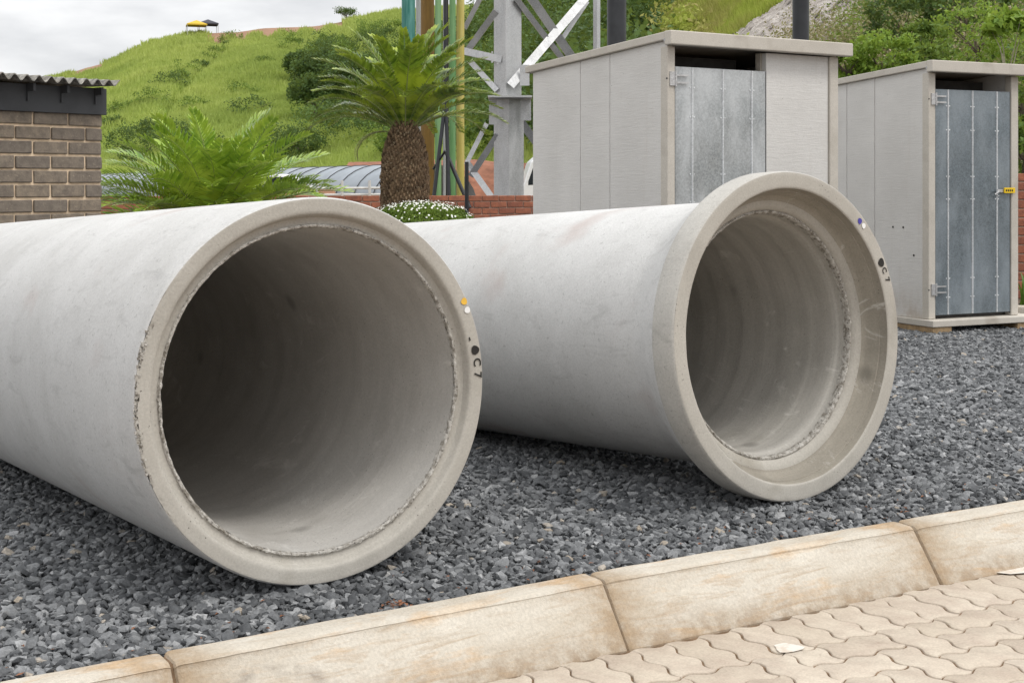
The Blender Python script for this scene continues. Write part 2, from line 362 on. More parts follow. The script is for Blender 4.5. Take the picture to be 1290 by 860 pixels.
# terrain: green slope with red soil where the 'soil' attribute says so
t = NT('hill_ground'); so = t.n('ShaderNodeAttribute', attribute_name='soil').outputs['Fac']
nz = t.noise(.06, 6, .6); c = t.mix(t.ramp(nz, (.35, 0.0), (.65, 1.0)), (.19, .27, .05), (.28, .36, .08))
n2_ = t.noise(.9, 5, .7); c = t.mix(.8, c, t.ramp(n2_, (.3, .6), (.7, 1.3)), 'MULTIPLY')
sc_ = t.mix(t.noise(.5, 5, .7), (.20, .10, .06), (.38, .245, .16)); c = t.mix(t.ramp(t.math('ADD', so, t.math('MULTIPLY', t.math('SUBTRACT', t.noise(.35, 5, .7), .5), .5)), (.42, 0.0), (.58, 1.0)), c, sc_)
M['terrain'] = t.fin(c, .95)
t = NT('rock_face'); f = t.noise(.9, 7, .68, t.pos((1, 1, 1), rot=(0, .7, 0)), 1.0); c = t.mix(t.ramp(f, (.36, 0.0), (.6, 1.0)), (.40, .35, .31), (.66, .61, .56))
g = t.noise(4.2, 6, .7, t.pos((1, 1, .3), rot=(0, .6, 0)), .5); c = t.mix(t.ramp(g, (.38, .85), (.50, 0.0)), c, (.17, .135, .11))
M['rock'] = t.fin(c, .95, t.bump(t.math('ADD', f, g), .9, .35))
M['soil'] = simple('red_soil', (.27, .12, .075), .95, var=.3, scale=2.5)
M['yard'] = simple('yard_ground', (.26, .20, .14), .95, var=.25, scale=.3)

# ================================================================ SETTING
def gz(x, y):
    """height of the gravel bed: it dips under the back of the pipes and falls a little towards the huts"""
    x = np.asarray(x, float); y = np.asarray(y, float)
    a = -.15 * np.exp(-((x + 2.2) ** 2 + (y - 6.3) ** 2) / (2 * 1.3 ** 2))
    s = np.clip((y - 6.5) / 3.5, 0, 1); b = -.052 * s * s * (3 - 2 * s)
    return a + b + .010 * (fbm(x * 2.3, y * 2.3, o=3, seed=5) - .5)

JT = [Vector(p) for p in ((-2.894, 1.871), (-1.858, 2.52), (-.822, 3.168), (.214, 3.817), (1.255, 4.412), (2.302, 4.998), (3.355, 5.573), (4.414, 6.138), (5.48, 6.69))]
def kerb_y(x):
    xs = [p.x for p in JT]; ys = [p.y for p in JT]
    return np.interp(x, xs, ys, left=None) + np.where(np.asarray(x) < xs[0], (np.asarray(x) - xs[0]) * .626, 0) + np.where(np.asarray(x) > xs[-1], (np.asarray(x) - xs[-1]) * .518, 0)

# ground, out to the horizon
gx = np.concatenate([[-4000, -900, -300, -120], np.linspace(-60, 60, 7), [120, 300, 900, 4000]])
gy = np.concatenate([[-3000, -300, -60], np.linspace(-20, 100, 7), [160, 300, 900, 5000]])
V = [(x, y, -.32) for y in gy for x in gx]; n = len(gx)
link('ground', npmesh('ground', V, [(j * n + i, j * n + i + 1, (j + 1) * n + i + 1, (j + 1) * n + i) for j in range(len(gy) - 1) for i in range(n - 1)]), M['yard'], kind='structure')

# gravel bed sheet (kept behind the kerb line)
nx, ny = 90, 90
xs = np.linspace(-9, 10, nx)
V = []; 
for i in range(nx):
    y0 = float(kerb_y(xs[i])) + .03
    ys = y0 + (26 - y0) * (np.linspace(0, 1, ny) ** 1.7)
    V += [(xs[i], y, float(zz) - .024) for y, zz in zip(ys, gz(np.full(ny, xs[i]), ys))]
link('gravel_bed', npmesh('gravel_bed', V, [(i * ny + j, (i + 1) * ny + j, (i + 1) * ny + j + 1, i * ny + j + 1) for i in range(nx - 1) for j in range(ny - 1)]), M['gravel_base'], kind='structure', smooth=True)

# gravel stones: points carry geometry-node instances of angular hulls
def scatter(x0, x1, y0, y1, sp, jit=.48):
    X, Y = np.meshgrid(np.arange(x0, x1, sp), np.arange(y0, y1, sp)); X = X.ravel(); Y = Y.ravel()
    X = X + rng.uniform(-jit, jit, len(X)) * sp; Y = Y + rng.uniform(-jit, jit, len(Y)) * sp
    return X, Y
PX, PY, PS, PZ = [], [], [], []
def band(x0, x1, y0, y1, sp, size, zj, fov=.62):
    X, Y = scatter(x0, x1, y0, y1, sp); k = (Y > kerb_y(X) + .022) & (np.abs(X) < fov * Y + .45)
    X, Y = X[k], Y[k]; s = size * rng.lognormal(0, .34, len(X)).clip(.5, 2.0)
    PX.append(X); PY.append(Y); PS.append(s); PZ.append(gz(X, Y) + rng.uniform(zj[0], zj[1], len(X)))
band(-3.2, 4, 2.2, 6.6, .0155, .0082, (-.014, -.003))
band(-3.2, 4, 2.2, 6.6, .0172, .0091, (-.006, .009))
band(-5, 6, 6.6, 11.2, .0185, .0106, (-.012, .004))
band(-7.5, 8.5, 11.2, 17, .042, .026, (-.014, .003))
PX, PY, PS, PZ = map(np.concatenate, (PX, PY, PS, PZ))
me = bpy.data.meshes.new('gravel'); me.vertices.add(len(PX)); me.vertices.foreach_set('co', np.stack([PX, PY, PZ], 1).astype(np.float32).ravel())
at_ = me.attributes.new('size', 'FLOAT', 'POINT'); at_.data.foreach_set('value', PS.astype(np.float32))
grav = link('gravel', me, M['stone'], kind='stuff', label='dark blue-grey crushed stone chips covering the yard around the pipes', cat='gravel')
ng = bpy.data.node_groups.new('stones', 'GeometryNodeTree')
ng.interface.new_socket('Geometry', in_out='INPUT', socket_type='NodeSocketGeometry'); ng.interface.new_socket('Geometry', in_out='OUTPUT', socket_type='NodeSocketGeometry')
gi = ng.nodes.new('NodeGroupInput'); go = ng.nodes.new('NodeGroupOutput'); L = ng.links.new
join = ng.nodes.new('GeometryNodeJoinGeometry')
for k in range(9):
    ic = ng.nodes.new('GeometryNodeMeshIcoSphere'); ic.inputs['Radius'].default_value = 1; ic.inputs['Subdivisions'].default_value = 1 if k % 2 else 2
    rv = ng.nodes.new('FunctionNodeRandomValue'); rv.data_type = 'FLOAT_VECTOR'
    a = .42 if k % 2 else .30
    rv.inputs[0].default_value = (-a, -a, -a); rv.inputs[1].default_value = (a, a, a); rv.inputs['Seed'].default_value = 31 + k
    sp = ng.nodes.new('GeometryNodeSetPosition'); L(ic.outputs[0], sp.inputs[0]); L(rv.outputs[0], sp.inputs['Offset'])
    ch = ng.nodes.new('GeometryNodeConvexHull'); L(sp.outputs[0], ch.inputs[0])
    tf = ng.nodes.new('GeometryNodeTransform'); tf.inputs['Scale'].default_value = (1.32 - .05 * (k % 3), .98, .58 + .06 * (k % 4)); L(ch.outputs[0], tf.inputs[0])
    sm = ng.nodes.new('GeometryNodeSetMaterial'); sm.inputs['Material'].default_value = M['stone']; L(tf.outputs[0], sm.inputs[0])
    g2 = ng.nodes.new('GeometryNodeGeometryToInstance'); L(sm.outputs[0], g2.inputs[0]); L(g2.outputs[0], join.inputs[0])
m2p = ng.nodes.new('GeometryNodeMeshToPoints'); L(gi.outputs[0], m2p.inputs[0])
iop = ng.nodes.new('GeometryNodeInstanceOnPoints'); iop.inputs['Pick Instance'].default_value = True
L(m2p.outputs[0], iop.inputs['Points']); L(join.outputs[0], iop.inputs['Instance'])
rr = ng.nodes.new('FunctionNodeRandomValue'); rr.data_type = 'FLOAT_VECTOR'; rr.inputs[0].default_value = (-.75, -.75, 0); rr.inputs[1].default_value = (.75, .75, 6.283)
er = ng.nodes.new('FunctionNodeEulerToRotation'); L(rr.outputs[0], er.inputs[0]); L(er.outputs[0], iop.inputs['Rotation'])
na = ng.nodes.new('GeometryNodeInputNamedAttribute'); na.data_type = 'FLOAT'; na.inputs[0].default_value = 'size'; L(na.outputs[0], iop.inputs['Scale'])
st = ng.nodes.new('GeometryNodeStoreNamedAttribute'); st.data_type = 'FLOAT'; st.domain = 'INSTANCE'; st.inputs['Name'].default_value = 'tint'
rt = ng.nodes.new('FunctionNodeRandomValue'); rt.data_type = 'FLOAT'; rt.inputs['Seed'].default_value = 5
L(iop.outputs[0], st.inputs[0]); L(rt.outputs[1], st.inputs['Value']); L(st.outputs[0], go.inputs[0])
md = grav.modifiers.new('stones', 'NODES'); md.node_group = ng

# ---- kerb
kerb = empty('kerb', (0, 0, 0), kind='structure')
PROF = [(0, -.30), (0, .003), (.005, .010), (.076, .010), (.084, .006), (.0875, .0022), (.0872, -.0032), (.0912, -.0048), (.192, -.138), (.200, -.150), (.204, -.30)]
for k in range(len(JT) - 1):
    a, b = JT[k], JT[k + 1]; d = b - a; Ln = d.length; ang = math.atan2(d.y, d.x)
    ns = 52; sx = np.concatenate([[-Ln / 2 + .003, -Ln / 2 + .007, -Ln / 2 + .013], np.linspace(-Ln / 2 + .022, Ln / 2 - .022, ns - 6), [Ln / 2 - .013, Ln / 2 - .007, Ln / 2 - .003]])
    V = []; prof = []
    for i in range(len(PROF) - 1):
        m = 1 if i in (0, 5, 6, 9) else (7 if i == 7 else (3 if i == 2 else 2))
        for q in range(m): prof.append(tuple(np.array(PROF[i]) + (np.array(PROF[i + 1]) - np.array(PROF[i])) * q / m))
    prof.append(PROF[-1]); m = len(prof)
    gm = np.clip(fbm(sx * 3.1 + k * 5.3, sx * 0, o=3, seed=77) * 3.2 - 1.35, 0, 1)
    GI = next(q for q, pq in enumerate(prof) if abs(pq[0] - .0875) < 1e-6)
    for i, x in enumerate(sx):
        e = min(i, ns - 1 - i); shr = (.010, .004, .001)[e] if e < 3 else 0
        for j, (ww, zz) in enumerate(prof):
            nn = float(fbm([x * 7 + k * 9.1], [ww * 30 + zz * 20], o=3, seed=9)[0] - .5) * .0045
            if j in (GI, GI + 1): ww += (.004 if j == GI else .003) * (1 - gm[i]); zz += (.0005 if j == GI else .0045) * (1 - gm[i])
            lo = max(0, -zz - .11) * .10 * math.sin(x * 9 + k) * .5
            V.append((x, -(ww - shr * (1 if ww > .04 else -.2)) + nn + lo, zz - shr + nn))
    Fc = [(i * m + j, i * m + j + 1, (i + 1) * m + j + 1, (i + 1) * m + j) for i in range(ns - 1) for j in range(m - 1)]
    me = bpy.data.meshes.new('kerb_stone'); me.from_pydata(V, [], Fc + [tuple(range(m)), tuple(range((ns - 1) * m, ns * m))][0:2])
    o = link('kerb_stone', me, M['kerb_scuffed' if k == 2 else 'kerb'], kerb); me.shade_smooth(); me.set_sharp_from_angle(angle=R(28))
    mid = (a + b) / 2; o.location = (mid.x, mid.y, 0); o.rotation_euler = (0, 0, ang)
    mo = MB().prism([(-.012, -.016), (-.012, -.070), (.012, -.070), (.012, -.016)], -.28, .001).add([(-.012, -.07, .001), (.012, -.07, .001), (-.012, -.176, -.140), (.012, -.176, -.140), (-.012, -.07, -.28), (.012, -.07, -.28), (-.012, -.176, -.28), (.012, -.176, -.28)], [(0, 2, 3, 1), (0, 4, 6, 2), (1, 3, 7, 5), (2, 6, 7, 3)]).build('joint_mortar', M['joint_sand'], kerb)
    mo.location = (a.x, a.y, 0); mo.rotation_euler = (0, 0, ang)

# ---- pavement with interlocking pavers
KA = R(30.3); e1 = Vector((math.cos(KA), math.sin(KA))); e2 = Vector((math.sin(KA), -math.cos(KA)))
PZ0 = -.15
pv = MB()
o0 = Vector((.214, 3.817)) + e2 * .19
c4 = [o0 + e1 * -9 , o0 + e1 * 14, o0 + e1 * 14 + e2 * 14, o0 + e1 * -9 + e2 * 14]
me = bpy.data.meshes.new('pavement'); me.from_pydata([(p.x, p.y, PZ0 - .0055) for p in c4], [], [(0, 3, 2, 1)])
pave = link('pavement', me, M['joint_sand'], kind='structure')
U = .1135; A = .10
def edge(p, q, nseg=8):
    p = np.array(p, float); q = np.array(q, float); d = q - p; s = 1 if (d[0] + d[1]) > 0 else -1
    nrm = np.array([0, 1.0]) if abs(d[0]) > .5 else np.array([1.0, 0]); r = []
    for i in range(nseg):
        t = i / nseg; tt = t if s > 0 else 1 - t
        wv = math.sin(2 * math.pi * tt); wv = math.copysign(abs(wv) ** .75, wv)
        r.append(p + d * t + nrm * A * wv * (1 if abs(d[0]) > .5 else -1))
    return r
def paver_mesh(wc, hc, var):
    r = random.Random(var * 7 + wc * 3 + hc); pts = []
    for i in range(wc): pts += edge((i, 0), (i + 1, 0))
    for i in range(hc): pts += edge((wc, i), (wc, i + 1))
    for i in range(wc): pts += edge((wc - i, hc), (wc - i - 1, hc))
    for i in range(hc): pts += edge((0, hc - i), (0, hc - i - 1))
    P = np.array(pts) * U; c = P.mean(0); n = len(P)
    nrm = []
    for i in range(n):
        tq = P[(i + 1) % n] - P[i - 1]; nn = np.array([tq[1], -tq[0]]); nrm.append(nn / (np.linalg.norm(nn) + 1e-9))
    nrm = np.array(nrm); wob = np.array([r.uniform(-.0009, .0009) for _ in range(n)])
    wob = (wob + np.roll(wob, 1) + np.roll(wob, -1)) / 2
    def ring(inset, z): return [(x - c[0], y - c[1], z) for x, y in P - nrm * (inset + wob)[:, None]]
    V = ring(.0026, -.045) + ring(.0026, -.006) + ring(.0036, -.0013) + ring(.0054, 0)
    Fc = [tuple(range(3 * n, 4 * n))]
    for k in range(3): Fc += [(k * n + i, k * n + (i + 1) % n, (k + 1) * n + (i + 1) % n, (k + 1) * n + i) for i in range(n)]
    me = bpy.data.meshes.new('paver'); me.from_pydata(V, [], Fc); me.materials.append(M['paver']); me.shade_smooth(); me.set_sharp_from_angle(angle=R(60))
    return me, c
VAR = {(a, b): [paver_mesh(a, b, v) for v in range(4)] for a, b in ((1, 2), (2, 1), (1, 1))}
prot = Matrix.Rotation(-KA, 4, 'Z')
def put_paver(i, j, wc, hc):
    me, c = VAR[(wc, hc)][rnd.randrange(4)]
    lx, ly = i * U + c[0], j * U + c[1]
    # lattice x runs along the kerb, lattice y away from it, mirrored so that up stays up
    p = Vector((.214, 3.817)) + e1 * (-lx) + e2 * (.207 + ly)
    o = bpy.data.objects.new('paver', me); col.objects.link(o); o.parent = pave
    o.location = (p.x, p.y, PZ0 + rnd.uniform(-.0025, .0015))
    o.rotation_euler = (rnd.uniform(-.006, .006), rnd.uniform(-.006, .006), KA + math.pi)
I0, I1, J1 = -34, 8, 11
for i in range(I0, I1): put_paver(i, 0, 1, 2)
for j in range(2, J1):
    for i in range(I0, I1):
        m_ = (i - j) % 4
        if m_ == 0: put_paver(i, j, 2, 1)
        elif m_ == 3: put_paver(i, j, 1, 2)
        elif m_ == 2 and j == 2: put_paver(i, j, 1, 1)
# worn white line painted across the pavers by the kerb, and a spot of spilt paint
def sheet(name, pts, z, mat, **k):
    me = bpy.data.meshes.new(name); me.from_pydata([(x, y, z) for x, y in pts], [], [tuple(range(len(pts)))])
    if me.polygons[0].normal.z < 0: me.flip_normals()
    return link(name, me, mat, **k)
def gp(px, py, z=PZ0):
    Y = F * (CAM_Z - z) / (py - HY); return ((px - CX) / F * Y, Y)
q0 = Vector(gp(1252, 722)); 
pl = [q0, q0 + e1 * .55 - e2 * .015, q0 + e1 * .56 + e2 * .095, q0 + e1 * .3 + e2 * .10, q0 + e1 * .12 + e2 * .065, q0 + e1 * .03 + e2 * .04]
sheet('painted_line', pl, PZ0 + .004, M['worn_white'], kind='structure')
b0 = Vector(gp(992, 816)); pl = [b0 + e1 * (.038 * math.cos(a) * (1 + .3 * math.sin(3 * a))) + e2 * (.042 * math.sin(a) * (1 + .2 * math.cos(2 * a))) for a in np.linspace(0, 2 * math.pi, 15)[:-1]]
sheet('paint_spot', pl, PZ0 + .0025, M['worn_white'], kind='structure')

# ---- hills
RU = [-900, -500, -200, 0, 75, 110, 150, 190, 240, 300, 330, 400, 425, 500, 560, 610, 650, 720, 800, 900, 1000, 1100, 1290, 1700, 2300, 3200]
RYP = [228, 215, 165, 122, 100, 86, 73, 53, 43, 39, 34, 33, 30, 17, 13, 12, 2, -22, -50, -62, -75, -85, -90, -70, -20, 120]
RDI = [330, 300, 270, 250, 242, 240, 240, 238, 236, 235, 235, 235, 234, 230, 225, 215, 195, 160, 120, 92, 74, 64, 56, 52, 50, 46]
RFO = [150, 140, 120, 110, 104, 102, 100, 99, 98, 96, 95, 92, 90, 84, 78, 72, 64, 54, 44, 32, 25, 21, 18.5, 18, 18, 18]
def hill_pt(u, t):
    """u names a bearing (as the photo's columns do), t runs 0 foot -> 1 ridge -> beyond"""
    yr = np.interp(u, RU, RDI); yf = np.interp(u, RU, RFO); zr = CAM_Z + (HY - np.interp(u, RU, RYP)) / F * yr
    Y = yf + (yr - yf) * t; X = (u - CX) / F * Y
    tt = np.clip(t, 0, 1); prof = tt ** 1.12 * (1 - .06 * np.sin(np.pi * tt))
    back = np.clip(t - 1, 0, None)
    lf = 1 / (1 + np.exp((u - 640) / 60))
    Z = zr * prof - zr * .25 * back
    Z = Z + (fbm(X * .045, Y * .03, o=4, seed=2) - .5) * (1.5 + 3.2 * lf) * np.clip(t * 4, 0, 1) * np.clip((1.03 - t) * 9, .12, 1)
    gul = np.exp(-((u - (300 - 150 * (1 - tt))) / 10) ** 2) * lf * np.sin(np.pi * tt)
    Z = Z - 1.6 * gul + 0.25 * (fbm(X * .3, Y * .3, o=3, seed=8) - .5)
    Z = np.where(t <= 0, -.35, Z)
    return X, Y, Z
us = np.concatenate([np.linspace(-900, -50, 25), np.linspace(-40, 1340, 260), np.linspace(1380, 3200, 30)]); ts = np.concatenate([np.linspace(0, 1, 110), [1.04, 1.1, 1.25, 1.6, 2.4]])
UU, TT = np.meshgrid(us, ts, indexing='ij'); X, Y, Z = hill_pt(UU.ravel(), TT.ravel()); n = len(ts)
idx = np.arange(len(us) * n).reshape(len(us), n)
me = npmesh('hills', np.stack([X, Y, Z], 1), np.stack([idx[:-1, :-1], idx[1:, :-1], idx[1:, 1:], idx[:-1, 1:]], -1).reshape(-1, 4))
u_, t_ = UU.ravel(), TT.ravel()
soil = np.exp(-((t_ - 1.0) / .10) ** 2) * ((u_ > 262) & (u_ < 435)) + .9 * np.exp(-((t_ - .97) / .05) ** 2) * np.exp(-((u_ - 110) / 28) ** 2) + .8 * np.exp(-((t_ - .99) / .025) ** 2) * ((u_ > 60) & (u_ < 180)) + (t_ < .04) * 1.0 + .7 * np.exp(-((u_ - 1040) / 60) ** 2) * (t_ > .2)
a_ = me.attributes.new('soil', 'FLOAT', 'POINT'); a_.data.foreach_set('value', soil.astype(np.float32))
hills = link('hills', me, M['terrain'], kind='structure', smooth=True)

# ---------------------------------------------------------------- foliage helpers
def blades(P, H, W, lean=.35, per=5, spread=.3):
    """upright grass blades as thin tapering triangles around points P"""
    n = len(P); k = per; B = np.repeat(P, k, 0) + np.concatenate([rng.uniform(-spread, spread, (n * k, 2)), np.zeros((n * k, 1))], 1)
    h = np.repeat(H, k) * rng.uniform(.6, 1.2, n * k); wd = np.repeat(W, k) * rng.uniform(.7, 1.3, n * k)
    a = rng.uniform(0, 2 * np.pi, n * k); d = np.stack([np.cos(a), np.sin(a), np.zeros_like(a)], 1)
    l = rng.uniform(-lean, lean, (n * k, 2)) * h[:, None]
    tip = B + np.concatenate([l, h[:, None]], 1)
    V = np.stack([B - d * wd[:, None] / 2, B + d * wd[:, None] / 2, tip], 1).reshape(-1, 3)
    return V, np.arange(len(V)).reshape(-1, 3)
def leafcloud(C, size, normal_bias=None, asp=.55):
    """one kite-shaped leaf at every point of C"""
    n = len(C); s = size * rng.uniform(.6, 1.35, n); d = rng.normal(size=(n, 3)); d[:, 2] -= .25; d /= np.linalg.norm(d, axis=1)[:, None]
    q = rng.normal(size=(n, 3)); q[:, 2] += .8; b = np.cross(d, q); b /= np.linalg.norm(b, axis=1)[:, None]
    nn = np.cross(b, d)
    V = np.stack([C - d * s[:, None] * .5, C + b * (s * asp * .5)[:, None] + nn * (s * .08)[:, None], C + d * s[:, None] * .5, C - b * (s * asp * .5)[:, None] + nn * (s * .08)[:, None]], 1).reshape(-1, 3)
    return V, np.arange(len(V)).reshape(-1, 4)
def crown_points(center, rad, nclump, per, clump_r, flat=1.0, seed=0, full=False):
    r = np.random.default_rng(seed); d = r.normal(size=(nclump, 3)); d /= np.linalg.norm(d, axis=1)[:, None]
    if not full: d[:, 2] = np.where(d[:, 2] < -.35, -d[:, 2] * .5, d[:, 2])
    lump = .72 + .5 * fbm(d[:, 0] * 2.1 + seed, d[:, 1] * 2.1, d[:, 2] * 2.1, o=2, seed=seed)
    c = np.array(center) + d * (np.array(rad) * (r.uniform(.45, 1, nclump) ** .5 * lump)[:, None])
    cr_ = clump_r * r.uniform(.5, 1.3, nclump)
    p = np.repeat(c, per, 0) + np.clip(r.normal(size=(nclump * per, 3)), -1.8, 1.8) * np.repeat(cr_, per)[:, None] * np.array([.6, .6, .42 * flat])
    return p
def plant(name, base, rad, cz, leaf, mat, nclump, per, clump_r, seed, label, cat, group=None, limbs=5, trunk_r=.1, bark='bark'):
    base = Vector(base); t = empty(name, base, label=label, cat=cat, group=group)
    V, Fq = leafcloud(crown_points((0, 0, cz), rad, nclump, per, clump_r, seed=seed, full=cat == 'bush'), leaf)
    link('crown' if cat == 'tree' else 'foliage', npmesh('crown', V, Fq), M[mat], t)
    r = random.Random(seed); mb = MB(); mb.tube([(0, 0, -.3), (r.uniform(-.05, .05), 0, cz * .35), (r.uniform(-.1, .1) * cz, 0, cz * .8)], [trunk_r, trunk_r * .8, trunk_r * .5], 8)
    for q in range(limbs):
        a = q * 6.283 / limbs + r.uniform(-.4, .4); z0 = cz * r.uniform(.3, .7)
        mb.tube([(0, 0, z0), (rad[0] * .35 * math.cos(a), rad[1] * .35 * math.sin(a), cz * .85), (rad[0] * .75 * math.cos(a), rad[1] * .75 * math.sin(a), cz + rad[2] * r.uniform(0, .5))], [trunk_r * .5, trunk_r * .3, trunk_r * .1], 6)
    mb.build('trunk', M[bark], t, smooth=True)
    return t

def on_rock(u, t, mg=-20):
    X, Y, Z = hill_pt(u, t); py = HY - F * (Z - CAM_Z) / Y
    return (u - (925 + (45 - py) * 1.33) > mg) & (u < 1096) & (u > 900) & (py < 84 + 8 * np.sin(u * .15))
# grass over the left hill
n = 74000; u = rng.uniform(30, 700, n); t_ = rng.uniform(.0, 1.0, n) ** .9
X, Y, Z = hill_pt(u, t_); s_ = (.5 + .9 * fbm(X * .12, Y * .12, o=3, seed=3)) * np.clip(Y / 190, .5, 1.15)
bare = ((t_ > .945 + .03 * np.sin(u * .2)) & (u > 262) & (u < 435)) | ((t_ > .93) & (np.abs(u - 112) < 20))
k = ~bare; V, Fq = blades(np.stack([X, Y, Z - .05], 1)[k], (.85 * s_)[k], .26 * s_[k], per=5, spread=.7)
link('hill_grass', npmesh('hill_grass', V, Fq), M['hill_grass'], kind='stuff', label='bright green tall grass covering the long hillside', cat='grass')
# yellow-green grass on the near slope above the first hut
n = 16000; u = rng.uniform(790, 985, n); t_ = rng.uniform(.2, 1.0, n); k = ~on_rock(u, t_, 8); u, t_ = u[k], t_[k]; n = len(u); X, Y, Z = hill_pt(u, t_)
V, Fq = blades(np.stack([X, Y, Z - .05], 1), np.full(n, .55), np.full(n, .07), per=6, spread=.28, lean=.5)
link('slope_grass', npmesh('slope_grass', V, Fq), M['yellow_grass'], kind='stuff', label='yellow-green grass on the steep slope above the first hut', cat='grass')

def mass(name, ulo, uhi, tlo, thi, n, rad, per, leaf, mat, label, lift=.6, msk=None, cr_=.6, clump=16):
    u = rng.uniform(ulo, uhi, n); t_ = rng.uniform(tlo, thi, n)
    if msk is not None: k = msk(u, t_); u, t_ = u[k], t_[k]
    k = ~on_rock(u, t_); u, t_ = u[k], t_[k]
    X, Y, Z = hill_pt(u, t_); P = []
    for q in range(len(u)):
        s = rnd.uniform(.55, 1.25); r3 = (rad * s, rad * s, rad * s * .85)
        P.append(crown_points((X[q], Y[q], Z[q] + lift * rad * s), r3, clump, per, rad * s * cr_ * .6, seed=q + int(ulo)))
    V, Fq = leafcloud(np.concatenate(P), leaf)
    return link(name, npmesh(name, V, Fq), M[mat], kind='stuff', label=label, cat='bushes')
mass('woodland', 596, 806, .12, .95, 170, 2.9, 24, .40, 'dark_leaf', 'dense dark green wood on the slope behind the steel tower', clump=22)
mass('hillside_scrub', 1095, 1420, .02, .75, 120, 1.25, 22, .085, 'mid_leaf', 'tangled green bushes on the slope behind the second hut', clump=26)
mass('dry_scrub', 1010, 1400, .0, .7, 340, 1.25, 22, .095, 'dry_bush', 'brown dry scrub among the bushes beside the rock face', clump=20)
mass('dark_scrub', 1120, 1420, .05, .8, 90, 1.3, 24, .09, 'dark_leaf', 'dark green undergrowth among the bushes on the right slope', clump=24)
mass('shrub_line', 840, 940, .3, .62, 26, 1.3, 14, .3, 'yellow_grass', 'yellowish low shrubs above the roof of the first hut', clump=14)

mass('hill_thicket', 372, 600, .20, .80, 80, 2.3, 30, .26, 'dark_leaf', 'dark green thicket on the hill behind the tall cycad crown', clump=26, msk=lambda u, t: (t < .80 - .0 * u) & (t < (u - 352) / 60) & ((u > 400) | (t > .35)))
mass('hill_brush', 365, 600, .12, .86, 70, 1.7, 26, .24, 'mid_leaf', 'mixed green brush around the dark thicket on the hill', clump=22)
# things growing on the hill
def on_hill(u, t):
    X, Y, Z = hill_pt(np.array([float(u)]), np.array([float(t)])); return Vector((X[0], Y[0], Z[0] - .2))
def hill_t(u, py):
    """find t where the slope shows at height py"""
    ts_ = np.linspace(.02, 1, 200); X, Y, Z = hill_pt(np.full(200, float(u)), ts_); yy = HY - F * (Z - CAM_Z) / Y; return float(ts_[np.argmin(abs(yy - py))])
for q, (u, py, r, lab) in enumerate([
        (410, 128, 3.3, 'large dark rounded tree on the hill just left of the cycad crown'),
        (380, 104, 2.3, 'smaller dark tree at the left edge of the dark hillside clump'),
        (448, 140, 3.4, 'dark tree on the hill directly behind the tall cycad'),
        (398, 152, 2.6, 'low dark bushy tree at the foot of the hillside clump')]):
    plant('hillside_tree', on_hill(u, hill_t(u, py)), (r, r, r * .8), r * 1.05, .30, 'dark_leaf', 110, 80, r * .26, 40 + q, lab, 'tree', 'dark trees on the hillside', trunk_r=.25)
plant('ridge_tree', on_hill(436, 1.0), (1.9, 1.9, 1.1), 1.6, .24, 'dark_leaf', 46, 34, .45, 61, 'small round tree standing alone on the ridge against the sky', 'tree', trunk_r=.12)
for q, (u, py, r, lab) in enumerate([
        (172, 208, 2.6, 'dark leafy bush at the hill foot behind the left cycad'),
        (205, 182, 2.2, 'small dark bush rising above the left side of the left cycad'),
        (243, 198, 2.0, 'bush hidden between the fronds of the left cycad'),
        (347, 205, 2.5, 'dark low bush right of the left cycad at the meadow edge'),
        (378, 196, 1.9, 'small bush on the meadow just above the grey tunnel roof')]):
    plant('meadow_bush', on_hill(u, hill_t(u, py)), (r * 1.2, r, r * .7), r * .7, .20, 'dark_leaf', 60, 60, r * .27, 70 + q, lab, 'bush', 'bushes at the foot of the hill', trunk_r=.12, limbs=4)
gl = [(283, 60), (272, 70), (262, 76), (250, 84), (238, 92), (226, 99), (212, 108), (196, 128), (290, 52), (140, 158), (155, 140), (332, 80), (320, 140), (300, 120), (242, 138)]
GL = ['highest of the gully line just below the right canopy', 'second from the top of the gully line', 'third down the diagonal gully line', 'fourth down the diagonal gully line', 'middle of the diagonal gully line', 'just below the middle of the gully line', 'third from the bottom of the gully line', 'bottom end of the diagonal gully line', 'at the ridge below the bare red soil', 'at the hill foot right above the brick building roof corner', 'between the brick building and the left cycad', 'alone on the upper slope left of the dark trees', 'on the mid slope left of the dark trees', 'on the mid slope above the left cycad', 'just above the top fronds of the left cycad']
for q, (u, py) in enumerate(gl):
    r = rnd.uniform(1.2, 2.1)
    plant('gully_shrub', on_hill(u, hill_t(u, py)), (r * 1.3, r, r * .6), r * .35, .24, 'mid_leaf' if q % 3 else 'dark_leaf', 26, 34, r * .34, 90 + q, '%s, %s' % (('leafy green shrub', 'dark shrub')[q % 3 == 0], GL[q]), 'bush', 'shrubs on the grassy hillside', trunk_r=.08, limbs=3)
